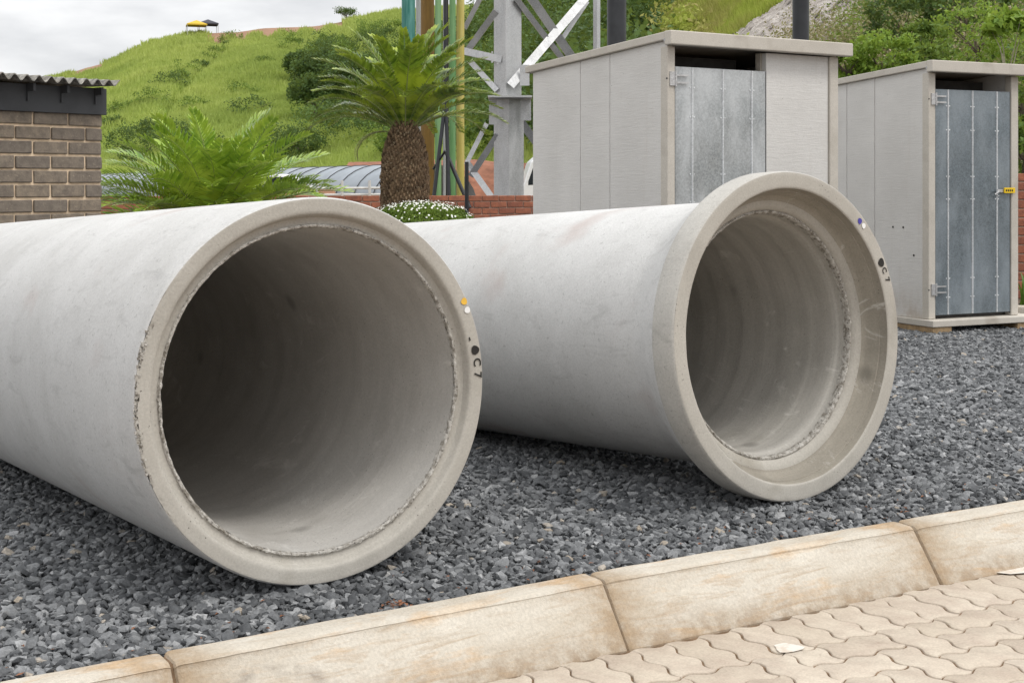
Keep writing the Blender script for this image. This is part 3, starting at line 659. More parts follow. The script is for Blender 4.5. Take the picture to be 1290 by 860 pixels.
# slender young tree at the right above the second hut
b = at(1272, 82, 22); b.z -= 1.4
plant('young_tree', b, (.42, .42, .34), 1.98, .17, 'bright_leaf', 26, 18, .16, 120, 'slender young tree with a thin pale stem above the second hut roof', 'tree', trunk_r=.03, bark='stem_pale', limbs=4)
for q, (px, py, Y, r, mt, lab) in enumerate([
        (1112, 72, 20, .62, 'bright_leaf', 'bright green bush right of the black pipe between the hut roofs'),
        (1068, 82, 20, .42, 'bright_leaf', 'bright green bush left of the black pipe between the hut roofs'),
        (1165, 55, 22, .55, 'mid_leaf', 'mid-green bush just above the left corner of the second roof'),
        (1140, 22, 30, 1.0, 'dark_leaf', 'dark green bush high on the slope right of the rock face'),
        (1232, 42, 24, .95, 'bright_leaf', 'leafy bright bush above the middle of the second roof'),
        (1215, 5, 30, 1.3, 'dark_leaf', 'large dark green bush at the top edge of the slope'),
        (1287, 120, 17, .7, 'mid_leaf', 'dense green bush behind the brick wall right of the second hut'),
        (1295, 185, 15.5, .5, 'mid_leaf', 'low bush just above the brick wall at the right edge'),
        (1150, 78, 21, .45, 'mid_leaf', 'low bush hugging the edge of the second hut roof')]):
    b = at(px, py, Y); r *= .74; b.z -= r
    plant('slope_bush', b, (r * 1.25, r, r * .9), r, .075 if Y < 25 else .11, mt, 60, 40, r * .24, 130 + q, lab, 'bush', 'bushes on the slope behind the huts', trunk_r=.04, limbs=5)

# ---- rock outcrop
nu, nv = 150, 110; uu, vv = np.meshgrid(np.linspace(0, 1, nu), np.linspace(0, 1, nv), indexing='ij')
px = 908 + 185 * uu; py = 112 - 190 * vv
base = np.zeros_like(px)      # the rock lies on the slope
for q in range(nu):
    tq = np.linspace(.01, 1.0, 240); xq, yq, zq = hill_pt(np.full(240, px[q, 0]), tq); pq = HY - F * (zq - CAM_Z) / yq; od = np.argsort(pq)
    base[q] = np.interp(py[q], pq[od], yq[od])
base = base + .6 - .5 * np.sin(np.pi * np.clip(vv, 0, 1))
qa = (px + py) * .7071; qb = (px - py) * .7071
rid = 1 - abs(2 * fbm(qa * .055, qb * .016, o=5, seed=21) - 1); rid2 = 1 - abs(2 * fbm(qa * .2, qb * .05, o=4, seed=25) - 1)
edge_l = np.clip((px - (925 + (60 - py) * .95)) / 14, 0, 1); edge_r = np.clip((1092 - px) / 40, 0, 1); edge_b = np.clip((104 - py) / 20, 0, 1)
D = base + 1.6 * (1 - np.minimum(edge_l, edge_r)) - 3.4 * rid - 1.1 * rid2
X = (px - CX) / F * D; Zr = CAM_Z + (HY - py) / F * D
idx = np.arange(nu * nv).reshape(nu, nv)
keep = ((px - (925 + (45 - py) * 1.33) + 26 * (fbm(px * .08, py * .08, o=3, seed=4) - .5) > 0) & (px < 1086))[:-1, :-1]
me = npmesh('rock_outcrop', np.stack([X.ravel(), D.ravel(), Zr.ravel()], 1), np.stack([idx[:-1, :-1], idx[1:, :-1], idx[1:, 1:], idx[:-1, 1:]], -1)[keep].reshape(-1, 4))
link('rock_outcrop', me, M['rock'], kind='structure', smooth=True)

# ---- brick walls
def brick_mesh(l, d, h, v):
    r = random.Random(v); mb = MB(); bm = bmesh.new(); bmesh.ops.create_cube(bm, size=1)
    for vt in bm.verts: vt.co = Vector((vt.co.x * l + r.uniform(-.002, .002), vt.co.y * d + r.uniform(-.003, .003), vt.co.z * h + r.uniform(-.002, .002)))
    bmesh.ops.bevel(bm, geom=bm.edges[:], offset=.0045, segments=1, affect='EDGES')
    me = bpy.data.meshes.new('brick'); bm.to_mesh(me); bm.free(); return me
def brick_face(parent, L0, L1, ztop, rows, mat, pitch=.232, course=.086, proud=.006, off=0, ymul=-1, blen=.222):
    """bricks along local x from L0 to L1 on the face y=0 of the parent"""
    vs = [brick_mesh(blen - .002, .06, course - .0145, v) for v in range(5)]; hv = [brick_mesh(blen / 2 - .005, .06, course - .012, v + 9) for v in range(2)]
    for m_ in vs + hv: m_.materials.append(M[mat])
    for r_ in range(rows):
        z = ztop - course * (r_ + .5); x = L1 - ((pitch / 2) if (r_ + off) % 2 else 0)
        if (r_ + off) % 2:
            o = bpy.data.objects.new('brick', hv[r_ % 2]); col.objects.link(o); o.parent = parent; o.location = (L1 - pitch / 4 + .001, .03 - proud, z)
        while x - pitch > L0 - .01:
            o = bpy.data.objects.new('brick', rnd.choice(vs)); col.objects.link(o); o.parent = parent
            o.location = (x - pitch / 2, .03 - proud + rnd.uniform(-.002, .002), z + rnd.uniform(-.0015, .0015)); o.rotation_euler = (0, 0, rnd.uniform(-.008, .008)); x -= pitch
# garden wall behind the cycads
wl = empty('brick_wall', (-5.9, 16.55, 0), math.atan2(1.9, 6.6), label='low red brick garden wall running behind the cycads', cat='wall')
MB().box(0, 6.9, .008, .23, -.3, .975).build('mortar', M['mortar_grey'], wl)
brick_face(wl, 0, 6.88, .985, 9, 'brick_red')
w2 = empty('brick_wall', (4.15, 13.0, 0), R(-8), label='taller red brick wall at the right edge beyond the second hut', cat='wall')
MB().box(0, 4.6, .008, .23, -.3, 1.22).build('mortar', M['mortar_grey'], w2)
brick_face(w2, 0, 3.0, 1.23, 14, 'brick_red', off=1)

# ---- small brick building at the left
BY = R(50); bld = empty('brick_building', (-2.52, 8.3, 0), BY, label='small brown brick building with grey corrugated roof at the left', cat='building')
MB().box(-2.7, -.008, .008, 1.9, -.3, 1.545).build('wall', M['mortar_tan'], bld)
brick_face(bld, -2.7, -.002, 1.545, 19, 'brick_brown', blen=.221)
MB().box(-2.8, .012, -.03, -.002, 1.538, 1.70).build('fascia', M['dark_grey_paint'], bld, bevel=.003)
for x in (-.07, -.30, -.52, -.75, -1.0, -1.25):
    MB().box(x - .008, x + .008, -.11, -.032, 1.655, 1.70).box(x - .006, x + .006, -.045, -.032, 1.60, 1.66).build('bracket', M['dark_grey_paint'], bld)
nxx = 420; xs = np.linspace(-2.95, .0, nxx); V = []
for (y, dz) in ((-.19, 0), (-.185, .001), (.5, .02), (2.1, .06)):
    for th in (0, .006): V += [(x, y, 1.722 + dz + .0165 * math.cos(x / .0765 * 2 * math.pi) + th + .004 * math.sin(x * 4)) for x in xs]
Fc = []; rowv = lambda a, b: (a * 2 + b) * nxx
for a in range(3):
    for i in range(nxx - 1):
        Fc.append((rowv(a, 1) + i, rowv(a, 1) + i + 1, rowv(a + 1, 1) + i + 1, rowv(a + 1, 1) + i)); Fc.append((rowv(a, 0) + i, rowv(a + 1, 0) + i, rowv(a + 1, 0) + i + 1, rowv(a, 0) + i + 1))
for i in range(nxx - 1): Fc.append((rowv(0, 0) + i, rowv(0, 0) + i + 1, rowv(0, 1) + i + 1, rowv(0, 1) + i))
for a in range(3): Fc.append((rowv(a, 0) + nxx - 1, rowv(a + 1, 0) + nxx - 1, rowv(a + 1, 1) + nxx - 1, rowv(a, 1) + nxx - 1))
me = bpy.data.meshes.new('roof'); me.from_pydata(V, [], Fc); me.shade_smooth(); me.set_sharp_from_angle(angle=R(45)); link('roof', me, M['corrugated'], bld)

# ================================================================ PIPES
def lathe(prof, seg=256, jit=None, closed=False):
    """prof: (s along axis, radius); axis is local +Y"""
    a = np.linspace(0, 2 * np.pi, seg, endpoint=False); V = []
    for k, (s, r) in enumerate(prof):
        dr = jit(k, a, s, r) if jit else (0, 0)
        V.append(np.stack([(r + dr[0]) * np.cos(a), s + dr[1] + 0 * a, (r + dr[0]) * np.sin(a)], 1))
    V = np.concatenate(V); i = np.arange(seg); j = (i + 1) % seg; Fq = []
    for k in range(len(prof) - 1): Fq.append(np.stack([k * seg + i, k * seg + j, (k + 1) * seg + j, (k + 1) * seg + i], 1))
    return V, np.concatenate(Fq)
def lathe_part(name, prof, mat, parent, seg=256, jit=None, smooth=True, sharp=35, **k):
    V, Fq = lathe(prof, seg, jit); me = npmesh(name, V, Fq)
    o = link(name, me, M[mat], parent, **k)
    if smooth: me.shade_smooth(); me.set_sharp_from_angle(angle=R(sharp))
    return o
def rough_jit(amp, f, seed, drop=0):
    def j(k, a, s, r):
        n_ = fbm(np.cos(a) * f + 50, np.sin(a) * f + 50, np.full_like(a, k * .9), o=4, seed=seed) - .5
        n2 = fbm(np.cos(a) * f + 90, np.sin(a) * f + 70, np.full_like(a, k * .9), o=4, seed=seed + 3) - .5
        m_ = .35 + 2.6 * np.clip(fbm(np.cos(a) * 3 + 9, np.sin(a) * 3 + 9, o=3, seed=seed + 7) - .35, 0, 1)
        return amp * n_ * 2 * m_, amp * n2 * 2 * m_
    return j
def disc(parent, name, r, phi, rad, mat, ywob=0.0, label=None):
    V = [(0, 0, 0)]; n = 18
    for i in range(n):
        q = 2 * math.pi * i / n; rr_ = rad * (1 + .06 * math.sin(3 * q + phi * 9)); V.append((rr_ * math.cos(q), 0, rr_ * math.sin(q)))
    me = bpy.data.meshes.new(name); me.from_pydata(V, [], [(0, i + 1, (i + 1) % n + 1) for i in range(n)])
    o = link(name, me, M[mat], parent, label=label); o.location = (r * math.cos(phi), -.0022, r * math.sin(phi)); return o
def text(parent, name, s, r, phi, size):
    cu = bpy.data.curves.new('lettering', 'FONT'); cu.body = s; cu.size = size; cu.align_x = 'CENTER'; cu.align_y = 'CENTER'; cu.extrude = 0; cu.offset = .0006; cu.resolution_u = 4
    to = bpy.data.objects.new('tmp', cu); me = bpy.data.meshes.new_from_object(to); bpy.data.objects.remove(to)
    o = link(name, me, M['ink'], parent)
    # upright on the rim, top of the letters pointing away from the pipe's centre
    o.rotation_euler = Matrix(((math.sin(phi), math.cos(phi), 0), (0, 0, -1), (-math.cos(phi), math.sin(phi), 0))).to_euler()
    o.location = (r * math.cos(phi), -.0024, r * math.sin(phi)); return o
def pipe(loc, yaw, pitch, label):
    t = bpy.data.objects.new('concrete_pipe', None); col.objects.link(t); t.location = loc
    t.rotation_euler = (pitch, 0, yaw); t.rotation_mode = 'XYZ'
    return setp(t, label, 'pipe', 'concrete pipes lying on the gravel')

LEN = 3.4
# --- near pipe, plain rebated end towards the camera
p1 = pipe((-.528, 3.755, .536), .598, -.044, 'near concrete pipe with a plain stepped rim and a yellow and a white dot')
lathe_part('barrel', [(LEN, .50), (LEN - .01, .536)] + [(s, .536) for s in np.linspace(LEN - .1, .03, 14)] + [(.012, .5355), (.005, .5335), (.0015, .531)], 'barrel', p1)
def rimjit(k, a, s, r):
    base = .0008 * (fbm(np.cos(a) * 20, np.sin(a) * 20, np.full_like(a, k), o=3, seed=4) - .5)
    am = np.exp(-((((a - math.pi + .05 + math.pi) % (2 * math.pi)) - math.pi) / .42) ** 2) * (r > .520)
    ch = np.clip(fbm(np.cos(a) * 26 + 3, np.sin(a) * 26, np.full_like(a, k * 1.1), o=3, seed=12) - .50, 0, 1) * am
    return base - ch * .05, base + ch * .055
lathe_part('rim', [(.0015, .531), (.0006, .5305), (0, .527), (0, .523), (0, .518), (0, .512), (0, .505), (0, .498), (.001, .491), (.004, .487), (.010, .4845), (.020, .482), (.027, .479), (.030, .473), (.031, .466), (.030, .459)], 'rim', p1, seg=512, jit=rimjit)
# broken concrete along the left of the outer edge
def arc_chips(parent, name, r0, s0, phi0, phi1, n, size, seed):
    r = random.Random(seed); mb = MB()
    for q in range(n):
        ph = r.gauss((phi0 + phi1) / 2, (phi1 - phi0) / 4); rr_ = r0 + r.uniform(-.011, .0015); c = Vector((rr_ * math.cos(ph), s0 + r.uniform(-.0005, .0035), rr_ * math.sin(ph)))
        vs = []; sz = size * r.uniform(.4, 1.3)
        for sx in (-1, 1):
            for sy in (-1, 1):
                for sz_ in (-1, 1): vs.append(c + Vector((sx, sy * .5, sz_ * 1.3)) * sz * r.uniform(.3, 1))
        mb.add(vs, [(0, 1, 3, 2), (4, 6, 7, 5), (0, 4, 5, 1), (2, 3, 7, 6), (0, 2, 6, 4), (1, 5, 7, 3)])
    return mb.build(name, M['chip'], parent, kind='stuff')
arc_chips(p1, 'chipped_edge', .5315, 0, R(168), R(204), 130, .0036, 3)
arc_chips(p1, 'chipped_edge', .5325, 0, R(161), R(168), 46, .0042, 5)
lathe_part('broken_lip', [(.029, .461), (.026, .459), (.0245, .4565), (.025, .4535), (.028, .4510), (.034, .4500), (.042, .4497)], 'chip', p1, seg=900, jit=rough_jit(.0032, 30, 31), sharp=30)
lathe_part('bore', [(s, .4495) for s in (.036, .05, .08, .12)] + [(s, .4495 + .0012 * math.sin(s * 40)) for s in np.linspace(.16, LEN - .02, 40)] + [(LEN, .47), (LEN, .50)], 'bore', p1)
disc(p1, 'paint_dot', .521, R(25.2), .0105, 'yellow_paint', label='yellow dot'); disc(p1, 'paint_dot', .520, R(22.1), .0098, 'white_paint', label='white dot')
disc(p1, 'plug_hole', .512, R(8.4), .0138, 'ink', label='round black mark above the lettering')
text(p1, 'letter', 'C', .513, R(4.3), .036); text(p1, 'letter', '7', .513, R(.1), .037)
text(p1, 'letter', '-', .503, R(12.6), .04)

# --- far pipe, wide bell end towards the camera
p2 = pipe((.992, 4.748, .578), .634, -.058, 'far concrete pipe with a wide bell end and a blue dot beside a white one')
lathe_part('barrel', [(LEN, .46), (LEN - .01, .486)] + [(s, .486) for s in np.linspace(LEN - .1, .40, 12)] + [(.34, .4865), (.31, .4885)], 'barrel', p2)
def belljit(k, a, s, r): 
    b_ = .0012 * (fbm(np.cos(a) * 9, np.sin(a) * 9, np.full_like(a, k * .3), o=3, seed=6) - .5); return b_, b_
lathe_part('bell', [(.31, .4885), (.28, .494), (.25, .503), (.21, .520), (.17, .541), (.14, .556), (.115, .568), (.104, .574)], 'barrel', p2, jit=belljit, seg=384)
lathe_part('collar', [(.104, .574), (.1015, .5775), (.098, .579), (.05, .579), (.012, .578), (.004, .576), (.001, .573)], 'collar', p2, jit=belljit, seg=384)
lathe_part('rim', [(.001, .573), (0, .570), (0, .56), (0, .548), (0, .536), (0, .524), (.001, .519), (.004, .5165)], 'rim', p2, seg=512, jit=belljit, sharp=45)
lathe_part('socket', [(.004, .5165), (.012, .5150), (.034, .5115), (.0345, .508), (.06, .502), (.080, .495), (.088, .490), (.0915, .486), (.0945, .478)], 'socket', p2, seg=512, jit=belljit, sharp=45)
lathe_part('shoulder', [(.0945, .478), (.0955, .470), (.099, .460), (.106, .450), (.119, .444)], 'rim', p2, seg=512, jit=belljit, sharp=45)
lathe_part('broken_lip', [(.118, .446), (.114, .443), (.112, .4395), (.113, .4355), (.119, .4325), (.129, .4315), (.141, .4320)], 'chip', p2, seg=900, jit=rough_jit(.0040, 28, 51), sharp=30)
lathe_part('bore', [(.135, .4325), (.160, .4320), (.166, .4285), (.170, .4255)] + [(s, .4245 + .0022 * math.sin(s * 55)) for s in np.linspace(.19, LEN - .02, 100)] + [(LEN, .45), (LEN, .46)], 'bore_ringed', p2)
disc(p2, 'paint_dot', .549, R(46), .0112, 'blue_paint', label='blue dot'); disc(p2, 'paint_dot', .551, R(43.2), .0105, 'white_paint', label='white dot')
disc(p2, 'plug_hole', .547, R(25.8), .0165, 'ink', label='round black mark above the lettering')
text(p2, 'letter', 'C', .549, R(22.3), .034); text(p2, 'letter', '7', .551, R(18.3), .036)

# ================================================================ HUTS
def hut(loc, yaw, W, door0, door1, door_mat, label, ribs, right_panel, base, dark=False, latch=False, pipe_x=.6, pipe_y=1.75, panels=(0, .633, .991, 1.625)):
    t = empty('concrete_hut', loc, yaw, label=label, cat='hut', group='precast concrete huts')
    D = 1.625; H = 2.00; fall = .055
    top = lambda y: H + .034 - fall * y
    for a, b in zip(panels[:-1], panels[1:]):
        MB().add([(0, a + .003, 0.05), (0, b - .003, 0.05), (.05, b - .003, .05), (.05, a + .003, .05), (0, a + .003, top(a)), (0, b - .003, top(b)), (.05, b - .003, top(b)), (.05, a + .003, top(a))],
                 [(0, 1, 2, 3), (4, 5, 6, 7), (0, 1, 5, 4), (1, 2, 6, 5), (2, 3, 7, 6), (3, 0, 4, 7)]).build('wall_panel', M['panel'], t, bevel=.005)
        MB().add([(W - .05, a + .003, 0.05), (W - .05, b - .003, 0.05), (W, b - .003, .05), (W, a + .003, .05), (W - .05, a + .003, top(a)), (W - .05, b - .003, top(b)), (W, b - .003, top(b)), (W, a + .003, top(a))],
                 [(0, 1, 2, 3), (4, 5, 6, 7), (0, 1, 5, 4), (1, 2, 6, 5), (2, 3, 7, 6), (3, 0, 4, 7)]).build('wall_panel', M['panel'], t, bevel=.005)
    MB().box(.052, W - .052, D - .05, D - .003, .05, top(D)).build('rear_wall', M['panel'], t)
    # corner posts and jambs on the front
    MB().box(-.004, door0 - .006, -.012, .062, .052, H - .003).build('door_post', M['post'], t, bevel=.006)
    if right_panel:
        MB().box(door1 + .012, W - .078, .004, .05, .052, H - .003).build('wall_panel', M['panel'], t, bevel=.004)
        MB().box(W - .074, W + .004, -.012, .062, .052, H - .003).build('door_post', M['post'], t, bevel=.006)
        MB().box(door1 + .002, door1 + .046, .052, .10, .052, H - .003).build('jamb', M['post'], t)
    else:
        MB().box(door1 + .006, W + .004, -.012, .062, .052, H - .003).build('door_post', M['post'], t, bevel=.006)
    MB().box(.052, W - .052, .08, D - .06, .052, .07).build('floor', M['interior'], t)
    MB().box(door0, door1, .30, .32, .08, H - .03).build('dark_backing', M['dark_void'], t)  # dark sheet standing for the shade inside, seen through the opening above the door
    # roof: thin slab with a deep front lip
    y0, y1 = -.085, D + .06; x0, x1 = -.03, W + .07
    def zt(y): return H + .092 - fall * (y - y0)
    MB().add([(x0, y0 + .07, zt(y0 + .07) - .052), (x1, y0 + .07, zt(y0 + .07) - .052), (x1, y1, zt(y1) - .052), (x0, y1, zt(y1) - .052),
              (x0, y0 + .07, zt(y0 + .07)), (x1, y0 + .07, zt(y0 + .07)), (x1, y1, zt(y1)), (x0, y1, zt(y1))],
             [(0, 1, 2, 3), (4, 5, 6, 7), (0, 1, 5, 4), (1, 2, 6, 5), (2, 3, 7, 6), (3, 0, 4, 7)]).build('roof', M['post'], t, bevel=.006)
    MB().box(x0 - .004, x1 + .004, y0, y0 + .068, H + .001, zt(y0) - .001).build('fascia', M['post'], t, bevel=.007)
    # base slab
    MB().box(-.04, W + .14, -.10, D, -.002, .050).build('base_slab', M['post'], t, bevel=.006)
    # door sheet with folded ribs
    dr = MB().box(door0 + .002, door1 - .002, -.002, .006, .082, 1.87).build('door', M[door_mat], t)
    for r_ in ribs:
        x = door0 + r_
        MB().prism([(x - .007, -.002), (x - .003, -.011), (x + .003, -.011), (x + .007, -.002)], .084, 1.868).build('door_rib', M['rib_metal'], dr, bevel=.001)
        rv = MB()
        for z in (.22, .37, 1.0, 1.18, 1.55, 1.74):
            rv.tube([(x - .016, -.002, z), (x - .016, -.005, z)], .006, 8).tube([(x + .016, -.002, z), (x + .016, -.005, z)], .006, 8)
        rv.build('rivets', M['rib_metal'], dr, kind='stuff')
    MB().box(door0 + .002, door1 - .002, .007, .03, 1.845, 1.868).box(door0 + .002, door1 - .002, .007, .03, .084, .10).build('door_rail', M['rib_metal'], dr)
    for z in (1.79, .285):
        hg = MB().box(door0 - .052, door0 - .012, -.021, -.0125, z - .045, z + .045).box(door0 - .012, door0 + .10, -.019, -.012, z + .018, z + .030).box(door0 - .012, door0 + .10, -.019, -.012, z - .030, z - .018)
        hg.tube([(door0 - .006, -.022, z - .05), (door0 - .006, -.022, z + .05)], .007, 10); hg.build('hinge', M['steel_bright'], t)
        MB().tube([(door0 - .075, -.0125, z), (door0 - .075, -.0165, z)], .006, 8).build('bolt', M['black_plastic'], t)
    for x in (door0, door1):
        MB().box(x - .0055 if x == door0 else x, x if x == door0 else x + .0055, .0, .01, .07, 1.87).build('door_gap_strip', M['black_plastic'], t)  # black strip filling the gap along each door edge
    if latch:
        lt = MB().box(door1 - .15, door1 - .01, -.020, -.012, 1.052, 1.078).tube([(door1 - .14, -.02, 1.065), (door1 - .165, -.035, 1.05), (door1 - .19, -.03, 1.035)], .007, 8).tube([(door1 - .16, -.03, 1.07), (door1 - .175, -.03, 1.03), (door1 - .15, -.03, 1.02)], .006, 8)
        lt = lt.build('latch', M['steel_bright'], t)
        MB().box(door1 - .088, door1 + .028, -.032, -.022, 1.046, 1.090).build('latch_tag', M['tag_yellow'], lt, bevel=.002)
        tg = MB()
        for q in range(4): tg.box(door1 - .075 + q * .021, door1 - .062 + q * .021, -.0335, -.0322, 1.060, 1.076)
        tg.build('tag_print', M['ink'], lt)
        for z in (1.065,):
            pass
    for (yy, zz) in ((.406, .77), (.284, .77), (.16, .55)) if latch else ():
        MB().tube([(-.003, yy, zz), (-.001, yy, zz)], .009, 10).build('plug', M['ink'], t)
    # lifting cast-in marks
    MB().tube([(-.026, -.02, 2.035), (-.034, -.02, 2.035)], .010, 10).build('bolt', M['tower'], t)
    MB().tube([(pipe_x, pipe_y, .1), (pipe_x, pipe_y, 3.4)], .076, 24).build('vent_pipe', M['black_plastic'], t, smooth=True)
    return t
h1 = hut((.99, 8.63, 0), R(31), 1.482, .064, .828, 'door_light', 'near concrete hut with a clean light galvanised door and wide blank front', (.14, .395, .643), True, 0, pipe_x=.86, pipe_y=1.76)
h2 = hut((3.283, 10.65, 0), R(25), .938, .072, .860, 'door_dark', 'narrow concrete hut with a smeared blue-grey metal door and yellow latch tag', (.13, .385, .645), False, 0, latch=True, pipe_x=.10, pipe_y=1.76)
# timber bearers under the second hut
for q, (x0, x1, y0, y1, lab) in enumerate([(-.03, .07, -.09, 1.5, 'timber block under the left end of the second hut'), (.86, .98, -.085, 1.5, 'timber block under the right end of the second hut')]):
    o = MB().box(x0, x1 if q else .16, y0, y1 if q == 0 else .3, -.062, -.004).build('timber_block', M['timber'], None, bevel=.003, label=lab, cat='timber block', group='timber blocks under the hut'); o.location = h2.location; o.rotation_euler = h2.rotation_euler

# sandstone edging and strap-leaved plant right of the second hut
o = MB().box(0, 2.4, 0, .14, -.2, .075).build('edging_stone', M['kerb'], None, bevel=.012, label='sandy kerb stone at the right edge in front of the green strap leaves', cat='kerb'); o.location = (4.27, 11.55, 0); o.rotation_euler = (0, 0, R(-6))
def strap(loc, n, hgt, seed, label):
    t = empty('strap_plant', loc, label=label, cat='plant'); r = random.Random(seed)
    for q in range(n):
        a = r.uniform(0, 6.283); h = hgt * r.uniform(.6, 1); ln = r.uniform(.05, .35) * h; w_ = .014; ox, oy = r.uniform(-.12, .12), r.uniform(-.08, .08); V = []
        for i in range(6):
            s = i / 5; p = Vector((ox + math.cos(a) * ln * s * s, oy + math.sin(a) * ln * s * s, h * (s - .22 * s ** 3))); wv = w_ * (1 - s ** 2.5) + .001
            d_ = Vector((-math.sin(a), math.cos(a), 0)); V += [p - d_ * wv, p + d_ * wv]
        me = bpy.data.meshes.new('leaf'); me.from_pydata(V, [], [(2 * i, 2 * i + 1, 2 * i + 3, 2 * i + 2) for i in range(5)]); me.shade_smooth(); link('leaf', me, M['strap_leaf'], t)
    return t
strap((4.62, 11.95, 0), 34, .47, 1, 'green strap-leaved plant between the second hut and the right edge')
strap((4.98, 11.95, 0), 30, .42, 2, 'strap-leaved plant just outside the right edge by the brick wall')

# ================================================================ CYCADS
def frond_mesh(L, droop, leaf, n, wdt, vangle, mat, seed, curl=0.0):
    r = random.Random(seed); V = []; Fc = []; mi = []
    P = []; th = 0.0; p = Vector((0, 0, 0)); K = 26
    ang = 0
    for i in range(K + 1):
        s = i / K; P.append(p.copy()); a = -droop * s ** 1.6; p = p + Vector((math.cos(a), 0, math.sin(a))) * (L / K)
    def pt(s):
        x = s * K; i = min(int(x), K - 1); f_ = x - i; return P[i].lerp(P[i + 1], f_), (P[i + 1] - P[i]).normalized()
    for i in range(K + 1):   # stalk
        q, tt = pt(min(i / K, .9999)); rw = .009 * (1 - .8 * i / K); b = len(V); up = Vector((0, 1, 0)).cross(tt)
        V += [q + Vector((0, rw, 0)), q + up * -rw, q - Vector((0, rw, 0)), q + up * rw]
        if i: Fc += [(b - 4 + k, b - 4 + (k + 1) % 4, b + (k + 1) % 4, b + k) for k in range(4)]; mi += [1] * 4
    for i in range(n):
        s = .10 + .90 * i / (n - 1); q, tt = pt(min(s, .9999)); nrm = -Vector((0, 1, 0)).cross(tt); nrm = nrm if nrm.z > 0 else -nrm
        ll = leaf * min(1, .35 + 3.0 * (s - .10)) * (1 - .62 * max(0, (s - .55) / .45) ** 1.6) * r.uniform(.88, 1.1)
        for sd in (-1, 1):
            fw = .22 + .72 * s + r.uniform(-.1, .1); va = vangle + r.uniform(-.12, .12)
            dd = (Vector((0, sd, 0)) * math.cos(fw) + tt * math.sin(fw)) * math.cos(va) + nrm * math.sin(va); dd.normalize()
            sidev = tt * math.cos(fw) - Vector((0, sd, 0)) * math.sin(fw); ww = wdt * r.uniform(.8, 1.1)
            m1 = q + dd * ll * .35; m2 = q + dd * ll * .72 - Vector((0, 0, curl * ll)); e_ = q + dd * ll - Vector((0, 0, curl * 2.6 * ll)); b = len(V)
            V += [q, m1 - sidev * ww, m1 + sidev * ww, m2 - sidev * ww * .8, m2 + sidev * ww * .8, e_]
            Fc += [(b, b + 1, b + 2), (b + 1, b + 3, b + 4, b + 2), (b + 3, b + 5, b + 4)]; mi += [0] * 3
    me = bpy.data.meshes.new('frond'); me.from_pydata(V, [], Fc); me.materials.append(M[mat]); me.materials.append(M['rachis']); me.polygons.foreach_set('material_index', mi); me.update(); return me
def set_frond(me, parent, az, el, roll, s, base=(0, 0, 0), label=None):
    o = bpy.data.objects.new('frond', me); col.objects.link(o); o.parent = parent; o.location = base
    o.rotation_mode = 'QUATERNION'
    o.rotation_quaternion = (Matrix.Rotation(az, 3, 'Z') @ Matrix.Rotation(-el, 3, 'Y') @ Matrix.Rotation(roll, 3, 'X')).to_quaternion(); o.scale = (s, s, s)
    if label: o['label'] = label
    return o
cy = empty('cycad', (-1.19, 15, 0), label='tall cycad with a thick brown scaly trunk and dark glossy crown', cat='cycad')
# trunk: a tapered core clothed in leaf bases
def tr(z): return float(np.interp(z, [0, .6, .95, 1.2, 1.45, 1.66, 1.82], [.215, .25, .268, .274, .25, .19, .10]))
core = [(z, tr(z) - .02) for z in np.linspace(-.1, 1.82, 30)]
V = []; Fc = []
for i, (z, r_) in enumerate(core): V += [(r_ * math.cos(2 * math.pi * k / 24), r_ * math.sin(2 * math.pi * k / 24), z) for k in range(24)]
Fc = [(i * 24 + k, i * 24 + (k + 1) % 24, (i + 1) * 24 + (k + 1) % 24, (i + 1) * 24 + k) for i in range(29) for k in range(24)]
me = bpy.data.meshes.new('trunk'); me.from_pydata(V, [], Fc); tk = link('trunk', me, M['trunk_scale'], cy, smooth=True)
mb = MB(); r = random.Random(4); k = 0
for i in range(1500):
    z = .25 + 1.6 * i / 1500; a = i * 2.39996; R0 = tr(z); c_ = Vector((math.cos(a), math.sin(a), 0)); tdir = Vector((-math.sin(a), math.cos(a), 0)); w_ = r.uniform(.014, .021); o_ = R0 + r.uniform(-.002, .012)
    p0 = c_ * (R0 - .03) + Vector((0, 0, z)); tip = c_ * o_ + Vector((0, 0, z + r.uniform(.018, .040)))
    mb.add([p0 - tdir * w_, p0 + tdir * w_, c_ * (o_) + Vector((0, 0, z - .006)) , tip - tdir * w_ * .55, tip + tdir * w_ * .55, c_ * (R0 - .03) + Vector((0, 0, z + .03))], [(0, 1, 2), (0, 2, 3), (2, 1, 4), (2, 4, 3), (3, 4, 5)])
mb.build('leaf_base', M['trunk_scale'], tk, kind='stuff')
FD = [frond_mesh(1.12, dr, .150, 40, .0160, .38, 'frond_dark', 200 + q, .05) for q, dr in enumerate((.75, .95, 1.1, 1.25))]
r = random.Random(12); ztop = 1.80
for q in range(62):
    f_ = q / 61; el = R(84 - 66 * f_ ** .95) + r.uniform(-.1, .1); az = q * 2.39996 + r.uniform(-.2, .2)
    if math.sin(az) < -.55: el = max(el, R(42))
    s = (.90 + .14 * r.random()) * (1.06 if el > 1.0 else 1.0); rr0 = .04 + .07 * f_
    set_frond(FD[min(3, int(f_ * 2.4 + r.uniform(0, 1.4)))], cy, az, el, r.uniform(-.25, .25), s, (rr0 * math.cos(az), rr0 * math.sin(az), ztop - .06 * f_))
dry = frond_mesh(.85, 2.0, .10, 34, .008, .1, 'frond_dry', 260, .1)
for az in (3.35, 2.95): set_frond(dry, cy, az, R(8), 0, .75, (.1 * math.cos(az), .1 * math.sin(az), ztop - .1), 'dry drooping frond')
